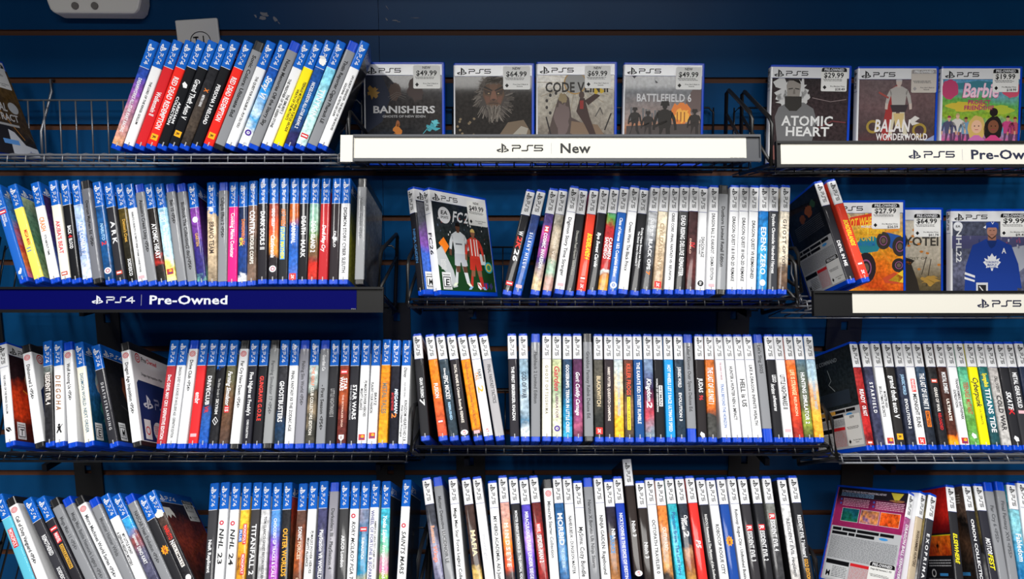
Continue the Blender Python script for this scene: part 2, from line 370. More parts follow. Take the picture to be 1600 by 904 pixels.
def pose(key, xt, yt, xb, yb, yaw=0.0, th=7.0, nb=0.0, nt=0.0):
    a, P0, U, Nd = ROWS[key]; X = Vector((1, 0, 0))
    pt = hit(xt, yt, P0, Nd); pb = hit(xb, yb, P0, Nd)
    if key[0] == 'D': pb = pt - (pt - pb).normalized() * 0.170
    elif key[0] == 'B':
        # the foot slides along the basket floor to the depth the photo shows
        dep = hit(xb, yb, P0, U); q = max(-0.008, min(0.008, (dep - pb).dot(Nd)))
        P1 = P0 + Nd * q; pb = hit(xb, yb, P1, Nd); pt = hit(xt, yt, P1, Nd)
    d = (pt - pb).normalized(); pt = pb + d * 0.170
    pt = pt + X * nt; pb = pb + X * nb; d = (pt - pb).normalized(); roll = math.atan2(d.dot(X), d.dot(U))
    if key[0] != 'D':
        lift = max(0.0, min(0.0015, (pb - P0).dot(U))) if key[0] == 'C' else 0.0
        pb = pb - U * ((pb - P0).dot(U)) + U * (lift + th * MM * abs(math.sin(roll)))
    Rr = Matrix(((X.x, Nd.x, U.x), (X.y, Nd.y, U.y), (X.z, Nd.z, U.z)))   # columns X, depth, up
    R = Rr @ Matrix.Rotation(roll, 3, 'Y') @ Matrix.Rotation(yaw, 3, 'Z')
    return pb, R, roll
def mw_of(p, R): return Matrix.Translation(p) @ R.to_4x4()
row_frame('A2', 4, 1.020, 245)
BLOCKERY = 0.78; BLOCKERZ = 2.02

# ------------------------------------------------------------------ what stands in the baskets, left to right
# (x top, y top, x bottom, y bottom of the spine in the photo, kind, colour or artwork, lettering, badges, look, options)
DATA = {}
DATA['A'] = [
 (240.6,66.3,179.7,236,'4',[(0,'NB'),(55,'2c4aa8'),(85,'8a50a8'),(125,'c08a90'),(165,'d8a070')],[('DREAMWORKS ALL-STAR KART RACING',58,142,'W',4.6,0,'b')],[],'purple-to-orange gradient spine','yaw:11'),
 (260.3,66.6,198.3,237,'4','W',[('THE LORD OF THE RINGS: GOLLUM',64,130,'K',3)],[],'plain white spine with small black title','yaw:11'),
 (278.5,65.7,216.9,236,'4','R',[('Wolfenstein II',80,117,'W',6.5,0,'b')],[],'red spine with short white title','yaw:11'),
 (297,66.6,233.9,235,'4','RD',[('RED DEAD REDEMPTION',56,138,'W',7,0,'b')],[('star',150)],'red spine, bold white title, yellow badge','yaw:11'),
 (314.5,69.6,251.8,238,'4','BK',[('ARKHAM',95,128,'W',3.6,2,''),('COLLECTION',88,132,'W',3.6,-3,'')],[('feather',68)],'black spine with two-line spaced title','yaw:11'),
 (333,66.6,268.7,236,'4','BK',[('Grand Theft Auto V',60,122,'W',7,0,'b')],[('star',145)],'black spine, bold white title, yellow badge','yaw:11'),
 (351,67.2,286.6,237,'4',[(0,'BK'),(80,'2a2a2e'),(130,'4a4038'),(170,'1c1c20')],[('X',74,79,'O',6,1,'b'),('METRO KING',84,102,'W',3.4,0,'')],[],'dark mottled spine with small orange mark','yaw:11'),
 (369,67.8,304.5,239,'4','BK',[('PERSONA 3 RELOAD',68,130,'W',5)],[],'black spine with thin white title','yaw:11'),
 (389,67,322.6,236,'4','RD',[('RED DEAD REDEMPTION',56,125,'W',7,0,'b')],[('star',148)],'red spine, white title, badge, beside grey spine','yaw:11'),
 (406.5,68.5,340.7,236,'gk',None,[('Sonic Colors: Ultimate Std',22,118,'K',5)],[],'grey stock label in a black case','yaw:11'),
 (425,67,357.4,237,'4','W',[('THE QUEST FOR EXCALIBUR - PUY DU FOU',55,135,'K',3.4)],[],'white spine with one thin black line','yaw:11'),
 (444,66,377.4,234,'4',[(0,'NB'),(60,'1d56b0'),(85,'2f8fd8'),(108,'cfe6f2'),(120,'3a9ad8'),(135,'e8eef2')],[('Stray VI',55,88,'W',8,0,'i')],[('hex',143)],'cloudy sky-blue spine with purple hexagon','yaw:11'),
 (461,69,394.8,233,'g',None,[('Nurse Memories Off the Starry Sky',28,132,'K',5)],[],'grey label with blue cap, left of white spine','yaw:11'),
 (481.3,65,413.4,234,'4','W',[('THE PRISONER OF THE GREEN STONE',60,136,'K',3.6,-3),('THE SMURFS 2',82,112,'K',3.6,2.5)],[],'white spine with two-line black title','yaw:11'),
 (497,66.3,431.5,232,'4','Y',[('TEENAGE MUTANT NINJA TURTLES ARCADE',62,140,'K',3.6,3,'b'),('WRATH OF THE MUTANTS',76,124,'K',3.6,-2,'b')],[],'yellow spine with two-line black title','yaw:11'),
 (513.8,68.6,449.4,232,'4',[(0,'NB'),(60,'1a4a90'),(100,'1a5a9a'),(140,'2a2a58')],[('NICKELODEON ALL-STAR BRAWL 2',64,136,'W',4.6,0,'b')],[],'dark blue spine with torn white sticker','torn','yaw:11'),
 (533,66.7,467.3,233,'4',[(0,'4ab4dc'),(70,'8ccfe4'),(110,'a8dce0'),(165,'c8e8e4')],[('TINYKIN',75,120,'W',8,0,'b')],[('redbox',148)],'pale turquoise spine with red square badge','yaw:11'),
 (552.8,67.4,485.4,232,'g',None,[('Tintin Reporter Cigars Pharaoh LE',30,128,'K',5)],[],'grey label with blue cap, second from right','yaw:11'),
 (569.8,68.6,502.2,236,'4','W',[('UFO ROBOT GRENDIZER - THE FEAST OF THE WOLVES',52,138,'K',3,2.5),('GOLDORAK - LE FESTIN DES LOUPS',66,118,'K',3,-2.5)],[],'white spine with fine two-line title','f:black','yaw:11'),
]
DATA['Bl'] = [
 (-6.4,289,38,437,'4','1d5cb4',[('ASTRO',52,66,'W',2.6,1.5),('VACATION',52,72,'W',2.6,-2)],[('redbox',48),('goose',150)],'blue spine, steeply tilted left','f:sky'),
 (18.3,284.7,62.3,438,'4','f2de62',[('MEGA MAN',80,106,'R',5,1.5,'b'),('11',108,118,'B',6,-1,'b')],[],'pale yellow spine, green-grey cover showing','f:green'),
 (54.2,282,86.5,439,'4','W',[('CRASH',60,84,'O',7,0,'b'),("IT'S ABOUT TIME",90,124,'K',3)],[],'white spine with orange wording','f:night'),
 (82,279,103.8,440,'4','C',[("AKIBA'S BEAT",68,122,'c8284a',6,0,'b')],[('rbadge',154)],'cream spine with crimson title'),
 (99.7,278,118.8,441,'4','BK',[('BACK',76,90,'W',5,0,'b'),('4',91,96,'R',6,0,'b'),('BLOOD',97,114,'W',5,0,'b')],[],'black spine with short white title'),
 (118.8,281.6,138.7,443,'4',[(0,'8fb0dc'),(60,'b4c8e8'),(100,'6a8ccc'),(165,'e0e8f4')],[('ACE COMBAT 7',70,125,'W',6.5,1,'b'),('SKIES UNKNOWN',85,125,'NV',2.6,-4)],[],'silvery pale-blue spine'),
 (133.6,282,155.7,443.5,'gk','6c6e76',[('Overcast Mayhem Ed. <PS4>',34,110,'K',4.6)],[],'grey stock label in a black case'),
 (150,283,171.8,445.6,'4',[(0,'16407c'),(80,'1b548e'),(165,'123a66')],[('NARUTO',70,98,'LB',4.6,0,'i'),('2',100,107,'R',7,0,'b')],[('disc',148)],'dark blue spine with white disc'),
 (166.7,284,188.3,446.5,'4','2a2a30',[('A R K',66,102,'W',6.5,0,'')],[('rbadge',150)],'charcoal spine with widely spaced letters'),
 (181,285,205.4,448.5,'4',[(0,'1c1a16'),(60,'5a4a1e'),(90,'2a261a'),(165,'161614')],[("Demon's Crest",60,98,'GD',4.6),('SOEDESCO',126,154,'W',5,0,'b')],[],'blackish-gold mottled spine'),
 (199.8,285.4,221.2,449,'4','W',[('NARUTO X BORUTO ULTIMATE NINJA STORM CONNECTIONS',48,148,'K',2.8)],[('pink',156)],'white spine with one fine black line'),
 (215.6,286,237.2,450,'g',None,[("Assassin's Creed Unity <PS4>",28,115,'K',5)],[],'grey label with blue cap, right of white spine'),
 (230,286,252.5,450.7,'4',[(0,'2a2420'),(60,'221f1e'),(125,'2a2422'),(135,'b0302a'),(145,'221f1e')],[('ATOMIC HEART',68,126,'W',6.5,0,'b')],[],'dark brown spine with bold white title'),
 (246.6,286.7,268.2,450.7,'4',[(0,'7cc0e4'),(80,'a8d4ec'),(125,'bcdcea'),(135,'e8d868'),(165,'f0e6a0')],[('BLUEY',48,66,'W',8,0,'b'),('The Videogame',70,112,'W',5,0,'b')],[('sq',147)],'baby-blue spine fading to yellow'),
 (263.4,286.7,284.3,450.7,'g',None,[('Ben 10 <PS4>',28,68,'K',5)],[],'grey label with very short title'),
 (280.5,284.7,300.8,451.5,'g',None,[('BioShock The Collection(2 disc)<PS4>',32,144,'K',5)],[],'grey label, clear cap, long title','clearcap'),
 (298.3,285,314.8,449.7,'4',[(0,'9a4a9a'),(60,'7a3c9c'),(100,'3c2a78'),(150,'2a2a70'),(162,'7ac0a0')],[('GARTEN',84,106,'GD',4.4,0,'b')],[('wdisc',62)],'purple spine with small gold title','f:neon'),
 (329.5,283,331.3,450,'4',[(0,'B'),(3,'B'),(46,'B'),(48,'ccb698'),(110,'c4ae90'),(165,'8a7a66')],[('BRAVO TEAM',66,118,'3a2a22',7,0,'b')],[('feather',45)],'sand-coloured spine with dark stencil title'),
 (348.6,281.6,346.6,449,'g',None,[('Caligula Effect 2 <PS4>',26,92,'K',5)],[],'grey label standing upright beside sand-coloured spine'),
 (364.9,280.9,361.8,449,'4','PK',[('Cooking Mama Cookstar',52,124,'W',5.5,0,'b')],[],'hot-pink spine'),
 (380.4,280.3,377.9,447.7,'4',[(0,'18203c'),(60,'16284e'),(120,'1a3c86'),(150,'1c3a70'),(154,'e0e4ea')],[('DANGANRO: EX',62,104,'O',5,1,'b'),('EX',92,106,'Y',4.6,-2,'b')],[],'navy spine with orange wording'),
 (395.7,279.8,392.4,446.4,'4',[(0,'3a3434'),(60,'7a5a4c'),(100,'4a403a'),(165,'7c6456')],[('CONTRA',50,88,'W',8,0,'b'),('ROGUE CORPS',90,136,'e0dcd4',5.4)],[],'brown mottled spine with worn white title'),
 (411.8,278.3,409.3,442.7,'4','26242a',[('DARK SOULS II',54,116,'W',6.6)],[],'black spine with light serif-like title'),
 (428.3,278,425.8,443,'4',[(0,'3a3034'),(60,'a84a38'),(85,'e0582e'),(110,'d88a3a'),(122,'2a2428'),(165,'26242a')],[('DEAD CELLS',50,78,'W',4.6),('Castlevania',92,128,'W',6.5,0,'i')],[('disc',146)],'orange-red sunset spine with white disc'),
 (444.4,277.8,441.6,442,'4','26282c',[('HOT WHEELS',50,78,'O',7,0,'bi'),('STUNT MAYHEM',80,130,'Y',5.5,-1,'box','SB')],[],'black spine with yellow-on-blue title'),
 (460.7,276.5,457.1,441,'4',[(0,'8a3a1e'),(55,'b85a20'),(80,'1c4a9a'),(130,'2860b8'),(165,'4a6ac0')],[('CARNIVAL',72,106,'W',6.5,0,'b')],[('2k',158)],'orange-and-blue spine with red badge'),
 (476.7,276.5,472.1,441,'4','1c1c20',[('DEATH',62,92,'W',6.6,0,'b'),('MARK',100,128,'W',6.6,0,'b')],[],'black spine with bold two-word title'),
 (492.7,272.7,487.4,439.6,'4',[(0,'5aa0c4'),(60,'8ab4a0'),(90,'5a7a4a'),(125,'7a3a30'),(140,'c8281e'),(165,'b03a30')],[('DEAD ISLAND 2',70,120,'W',7,0,'b')],[],'blue-to-red mottled spine'),
 (509.8,275,503.9,438,'4','b32a30',[('Devil May Cry',76,118,'W',5.6,0,'i')],[],'deep red spine with script title'),
 (527,275,520.5,439.6,'4','2c262a',[('DIABLO',86,112,'W',3.4)],[('feather',97)],'blackish spine with tiny title'),
 (541.6,272.7,536.2,439,'4','W',[('DIGIMON STORY CYBER SLEUTH',48,152,'K',5.2)],[],'white spine with long black title','f:olive'),
 (566.3,274,561.2,436,'gk','8c8e92',[('Voltron: Gambit <PS4>',32,98,'5c5e62',4.6)],[],'silver-grey label in black case, rightmost','f:grey'),
]
DATA['Bm'] = [
 (641.9,307.7,657.7,462,'5','1c1c22',[('NINJA GAIDEN',66,120,'3a6a9a',5)],[],'black spine turned aside, blue-violet cover showing','yaw:-40','M1'),
 (665.8,309,682.8,464,'5','W',[('FC26',70,106,'K',7,0,'bi')],[],'football cover, two players, white price sticker','yaw:-40','M2'),
 (830.5,295.6,791.6,464.3,'5','1c1c20',[('2K',76,95,'RD',7,0,'bi'),('26',96,116,'W',7,0,'bi'),('W',68,75,'W',7,0,'b')],[('redbox',151)],'black spine, red-and-white title'),
 (847.6,294.8,807.4,464,'5',[(0,'1e2a52'),(60,'24386e'),(100,'1c56a8'),(130,'1a4e9c')],[('S I L E N T  H I L L  f',70,126,'W',4.6)],[('pink',156)],'deep blue spine with spaced thin title'),
 (865.8,295.6,835.5,462,'5',[(0,'2a2838'),(60,'4a3a7a'),(85,'b04a90'),(110,'3a2a6c'),(145,'c8b088')],[('COSMIC INVASION',72,128,'W',5,0,'b'),('M',62,70,'W',5,0,'box','R')],[],'violet and magenta spine'),
 (880.8,295,854,463,'5',[(0,'d8d4cc'),(60,'8a8478'),(75,'b4a894'),(110,'8c7a68'),(130,'8ab09a'),(150,'b08a80')],[('CODE VEIN',70,120,'c8beb0',3.6)],[],'beige-brown mottled spine'),
 (897.9,293.6,873.5,460.6,'5','W',[('Digimon Story Time Stranger',50,142,'K',5)],[('pink',155)],'white spine with long black title'),
 (912,294.3,889.4,463,'5','26262a',[('Dinosaurs Fossil Hunters: Island Deluxe',68,138,'9a9a94',3.8)],[],'black spine with faint grey title'),
 (929.5,294.3,907.1,463,'5','e2422e',[('BORDERLANDS 4',72,112,'Y',7,2,'bi')],[('rbadge',143),('2k',155)],'scarlet spine with yellow title'),
 (945.3,293.6,924.6,461.8,'5','1e1e22',[('Bye Sweet Carole',72,126,'W',5,0,'i')],[],'black spine with light script title'),
 (961.2,294.3,941,461.8,'5',[(0,'3a78b0'),(50,'5aa04a'),(62,'a8262a'),(128,'b03030'),(133,'d8e8ea'),(145,'9a5a30'),(160,'e0a040')],[('CARMEN',80,114,'W',5,3,'b'),('SANDIEGO',80,114,'W',5,-3,'b')],[],'dark red spine, two-line white title'),
 (977,293.9,956.3,461.3,'5','1c58a8',[('Class of Heroes 1&2: Complete Edition',50,142,'W',4.6)],[('hexw',155)],'royal blue spine with white hexagon'),
 (992.3,290.7,973.3,459.9,'5','W',[('Crown Wars: The Black Prince',58,134,'K',5)],[],'white spine with round-lettered black title'),
 (1007.9,292.4,991.6,462.3,'5','26262a',[('Doing Hope: Beware on Vector,',64,128,'W',3,2.6),('The Sinner Gems Chronicles 2',70,124,'W',3,-2.2)],[],'black spine with fine two-line title'),
 (1024,290.7,1009.3,460.6,'5',[(0,'8c8e94'),(60,'b4b6ba'),(100,'606268'),(130,'2a2a2e'),(165,'3a3a3e')],[('CALL OF DUTY',52,80,'W',5,0,'b'),('BLACK OPS',84,132,'W',5.4,0,'b'),('7',134,140,'O',5.5,0,'b')],[],'silver-to-black gradient spine'),
 (1039.5,290.7,1026.4,459,'5',[(0,'d8ccb4'),(50,'e0d4bc'),(110,'c0aa90'),(165,'a08468')],[('CIVILIZATION VII',60,134,'9a8466',6)],[('2k',155)],'beige spine with red square badge'),
 (1054.8,291.4,1045,460.6,'5','W',[('CRISIS CORE -FINAL FANTASY VII- REUNION',44,148,'K',4)],[],'white spine with thin spaced title'),
 (1070.4,290,1061.9,459.4,'5',[(0,'2a2a2c'),(50,'4a4a4c'),(80,'1e1e20'),(165,'262628')],[('DEAD RISING DELUXE REMASTER',48,142,'W',6.5,0,'b')],[],'black spine with long bold title'),
 (1085.7,287.5,1078.4,457.5,'5',[(0,'2a2022'),(80,'3c2426'),(130,'5a3030'),(165,'3a2628')],[('DIABLO',84,108,'d8b0a0',2.4,-3),('IV',90,98,'R',7,0,'b')],[],'dark maroon spine with red mark'),
 (1099.6,292,1093.7,461.3,'5','W',[('DRAGON AGE',80,112,'K',5,1.5,'b'),('THE VEILGUARD',84,108,'K',2.2,-3)],[('ea',152)],'white spine with black round badge'),
 (1116.6,289.5,1110.8,459.4,'5','W',[('DRAGON BALL Z: KAKAROT - DAIMA EDITION',45,148,'K',4.8,0,'b')],[('pink',156)],'white spine with long bold condensed title'),
 (1130.7,291.4,1126.4,459.4,'gk','8e9094',[('Dustborn Limited Retail Edition',34,128,'K',5)],[],'grey stock label in a black case'),
 (1148.3,289,1143.4,459.4,'5','W',[('DRAGON QUEST I & II HD-2D REMAKE',50,150,'K',4.8)],[],'white spine, long title, first of matching three'),
 (1163.6,289.5,1158.7,459.6,'5','W',[('DRAGON QUEST III HD-2D REMAKE',52,150,'K',4.8)],[],'white spine, long title, second of matching three'),
 (1179.4,290.2,1173.8,460.6,'5','W',[('DRAGON QUEST VII REIMAGINED',56,146,'K',4.8)],[],'white spine, long title, last of matching three'),
 (1194.7,289,1190.8,459.4,'5',[(0,'1c5ca0'),(50,'1a6ab0'),(110,'3a9ad0'),(165,'2a80c0')],[('EDENS ZERO',66,140,'W',7.5,0,'b')],[('wdisc',152)],'bright blue spine with white disc'),
 (1209.8,289.5,1206.9,459.8,'5','3a3c42',[('Eiyuden Chronicle: Hundred Heroes',46,138,'W',4.6,0,'b')],[],'slate-grey spine with white title'),
 (1228,290,1222.5,457.5,'5',[(0,'dcd4c4'),(60,'d8cebc'),(120,'c8bca8'),(135,'6a5444'),(165,'4a3a34')],[('G H O S T',54,92,'3a3430',5.4),('OF YOTEI',96,134,'4a4440',4.4)],[],'cream spine darkening to brown, rightmost'),
]
DATA['Br'] = [
 (1279,285.8,1331.9,444,'5','26262c',[('DEVIL IN ME',100,142,'W',5,0,'b')],[],'leaning back-to-front case, grey text panel showing','R1'),
 (1300,285.3,1354,441.5,'5','e2422e',[('BORDERLANDS',68,110,'Y',6.5,0,'bi')],[('rbadge',140),('2k',153)],'scarlet spine leaning left beside trucks cover'),
]
DATA['Cl'] = [
 (2.3,534.7,15.6,699,'5','W',[('THE LORD OF THE RINGS: GOLLUM',55,118,'K',3)],[('leafblk',143)],'white spine, fiery red cover showing, leftmost','f:lava','CL1'),
 (37.9,533.6,62.7,702.5,'wk',None,[('Dishonored 2 <PS4>',34,92,'K',5)],[],'white stock label in black case, tilted','f:white','CL2'),
 (73.2,531,75.5,698,'4',[(0,'8a9a9a'),(50,'5a605e'),(65,'3a3634'),(110,'26262a')],[('RESIDENT EVIL 4',52,104,'e8e0dc',7,0,'b')],[],'grey-black spine with worn white title'),
 (90,531.7,93.4,697,'4','W',[('D I E G O H A',56,112,'8a5a2a',7.5,0,'i')],[('imp',142)],'white spine with brown brush lettering'),
 (105,533.6,113,700.5,'w',None,[('Wolf Among Us <PS4>',36,96,'K',5)],[],'white stock label, blue cap, red rings'),
 (122,536,139.3,699,'4','C',[('DIGIMON WORLD: NEXT ORDER',52,148,'2a5a78',4.6,0,'b')],[],'cream spine, blue cover showing beside','f:ocean','CL6'),
 (148.6,545,177.9,701.6,'4','2a2a30',[('D E A T H  S T R A N D I N G',64,142,'b0b0b4',4)],[],'black spine and black cover with small M','f:black','CL7'),
 (194,538,213.9,699,'wk',None,[('Dragon Age Inquisition <PS4>',34,118,'K',5)],[],'white-and-navy stock cover beside red spine','f:white','CL8'),
 (273,530.8,249.9,701.6,'4','a83038',[('DmC DEVIL MAY CRY: DEFINITIVE EDITION',56,156,'W',5,0,'b')],[],'brick-red spine with long bold title'),
 (288,530,266,700.5,'4','W',[('DRAGON QUEST XI S: ECHOES OF AN ELUSIVE AGE - DEFINITIVE EDITION',44,154,'K',4,0,'b')],[],'white spine with one very long title'),
 (303.7,531.7,282.4,701.6,'w',None,[('Drive Club <PS4>',32,82,'K',5)],[],'white stock label, blue cap, between white and red'),
 (319,531.7,299.8,700.5,'4','d42c30',[('embr',84,102,'W',7,0,'b')],[('pink',150)],'bright red spine with short lowercase title'),
 (334.8,530,315.8,700.5,'4',[(0,'30302e'),(70,'3c3c3a'),(100,'34343a'),(125,'2a5aa8'),(165,'1c50b0')],[('DRIVECLUB',58,104,'W',6,0,'b'),('VR',106,116,'R',6,0,'b')],[],'black spine turning blue below'),
 (350,532,331.4,701.6,'4',[(0,'B'),(3,'B'),(46,'B'),(49,'BK'),(165,'222226')],[('The Elder Scrolls V',62,92,'9a9a9a',3.4),('SKYRIM',94,118,'c8c8c8',4.4)],[('diamond',128)],'black spine with white diamond outline'),
 (365.7,531,347.6,701,'4',[(0,'6a6048'),(60,'5a5a44'),(100,'6a4a34'),(165,'4a3a34')],[('Farming Simulator',50,104,'W',6.4,0,'bi'),('15',106,114,'W',5,0,'box','R')],[],'olive-brown mottled spine with white title'),
 (382.7,533.6,365,702,'wk',None,[('Far Cry New Dawn <PS4>',34,108,'K',5)],[],'white stock label in black case, upright'),
 (397.8,531.7,383.6,702.8,'4','26262e',[("Five Nights at Freddy's",52,120,'W',5.6,0,'b'),('CORE COLLECTION',126,154,'W',3,0,'b')],[],'black spine with rounded white title'),
 (414,531.7,400.6,702,'4','1e1e22',[('GUNGRAVE G.O.R.E',58,128,'e0352c',6,0,'b')],[],'black spine with red title'),
 (429.6,534,416.8,700.5,'gk','8e9092',[('Farming Simulator 17 <PS4>',34,118,'4a4c50',5)],[],'grey stock label in a black case'),
 (445,533.6,434.2,702.8,'4',[(0,'34343a'),(110,'26262c'),(140,'1c3a5a'),(165,'26303a')],[('GHOSTBUSTERS',66,130,'W',7,0,'b')],[],'black spine with big white title'),
 (461.4,531.3,450.5,701.5,'4','W',[('FINAL FANTASY XII THE ZODIAC AGE',50,144,'K',4.6)],[],'white spine with tall thin title'),
 (476.5,533.6,466.8,702,'g','8a8a94',[('Fishing Sim World <PS4>',34,104,'3c3c42',5)],[],'lilac-grey stock label with blue cap'),
 (492.8,531.3,482.8,700.5,'4',[(0,'b8d0c8'),(50,'c0d0cc'),(80,'3c3a34'),(120,'8a7a64'),(135,'3c3c38'),(165,'4a463c')],[('THE GOLF',44,74,'d88060',4.6),('CLUB COLLECTORS EDITION',76,150,'d8d4cc',4.6)],[],'pale-green spine turning dark mottled'),
 (508.3,531.7,499.7,701,'g',None,[('Guardian Co',24,50,'W',5,0,'b'),('- First Season <PS4>',72,142,'K',5)],[],'grey label with two-part title'),
 (524,531.3,515.3,701,'4','2a2a2e',[('LITTLE NIGHTMARES II',78,122,'8a8a8c',6,0,'b')],[],'black spine with faint grey title'),
 (540.4,529.4,532.2,700.5,'4',[(0,'5a2420'),(55,'8a3a24'),(90,'a04a28'),(110,'6a2c24'),(165,'5a2a28')],[('STAR',62,80,'W',5.4,2.8,'b'),('WARS',60,82,'W',5.4,-3,'b'),('THE SKYWALKER SAGA',88,138,'d8b0a0',2.8)],[('redbox',52),('wb',154)],'rust-red spine with red square on top'),
 (556,532.4,548.5,701.6,'4','26262c',[('STAR WARS',72,126,'W',6,2,'b'),('THE RACER COLLECTION',72,126,'9a9aa0',2.6,-4)],[],'black spine with bold title and subtitle'),
 (572.2,529.4,564.3,700.5,'4','W',[('PJ MASKS POWER HEROES',66,122,'K',4,2.6),('MIGHTY ALLIANCE',78,112,'K',4,-3)],[('sq',153)],'white spine, two-line title, first of pair'),
 (588.4,531.7,580.3,701,'4','W',[('FLAUNT YOUR FASHION',68,116,'K',3.8,-3),('BRATZ',84,104,'K',3.8,2.6)],[('sq',150)],'white spine, two-line title, second of pair'),
 (604.7,530,597,699.6,'4',[(0,'e8a020'),(60,'e8861c'),(80,'d0782a'),(120,'e09020'),(165,'f0a828')],[('METAL TALES',70,118,'6a6a60',7,0,'b')],[],'flame-orange spine'),
 (619.3,533,614,706,'4',[(0,'1c1c28'),(165,'141420')],[('MEGAMAN',78,116,'d8e8f8',5,2.6,'bi'),('BATTLE NETWORK',84,112,'R',3.4,-3,'bi'),('2',116,124,'O',7,0,'b')],[],'midnight spine with multicolour slanted title'),
 (636,531.3,628.4,702.5,'4','W',[('Disney',44,60,'K',4.6,0,'i'),('SQUARE ENIX',68,92,'5a5a60',2.4),('KINGDOM HEARTS HD 2.8',96,158,'K',4.4,2.2,'b'),('Final Chapter Prologue',104,152,'K',2.8,-3)],[],'white spine, rightmost, multi-line title'),
]
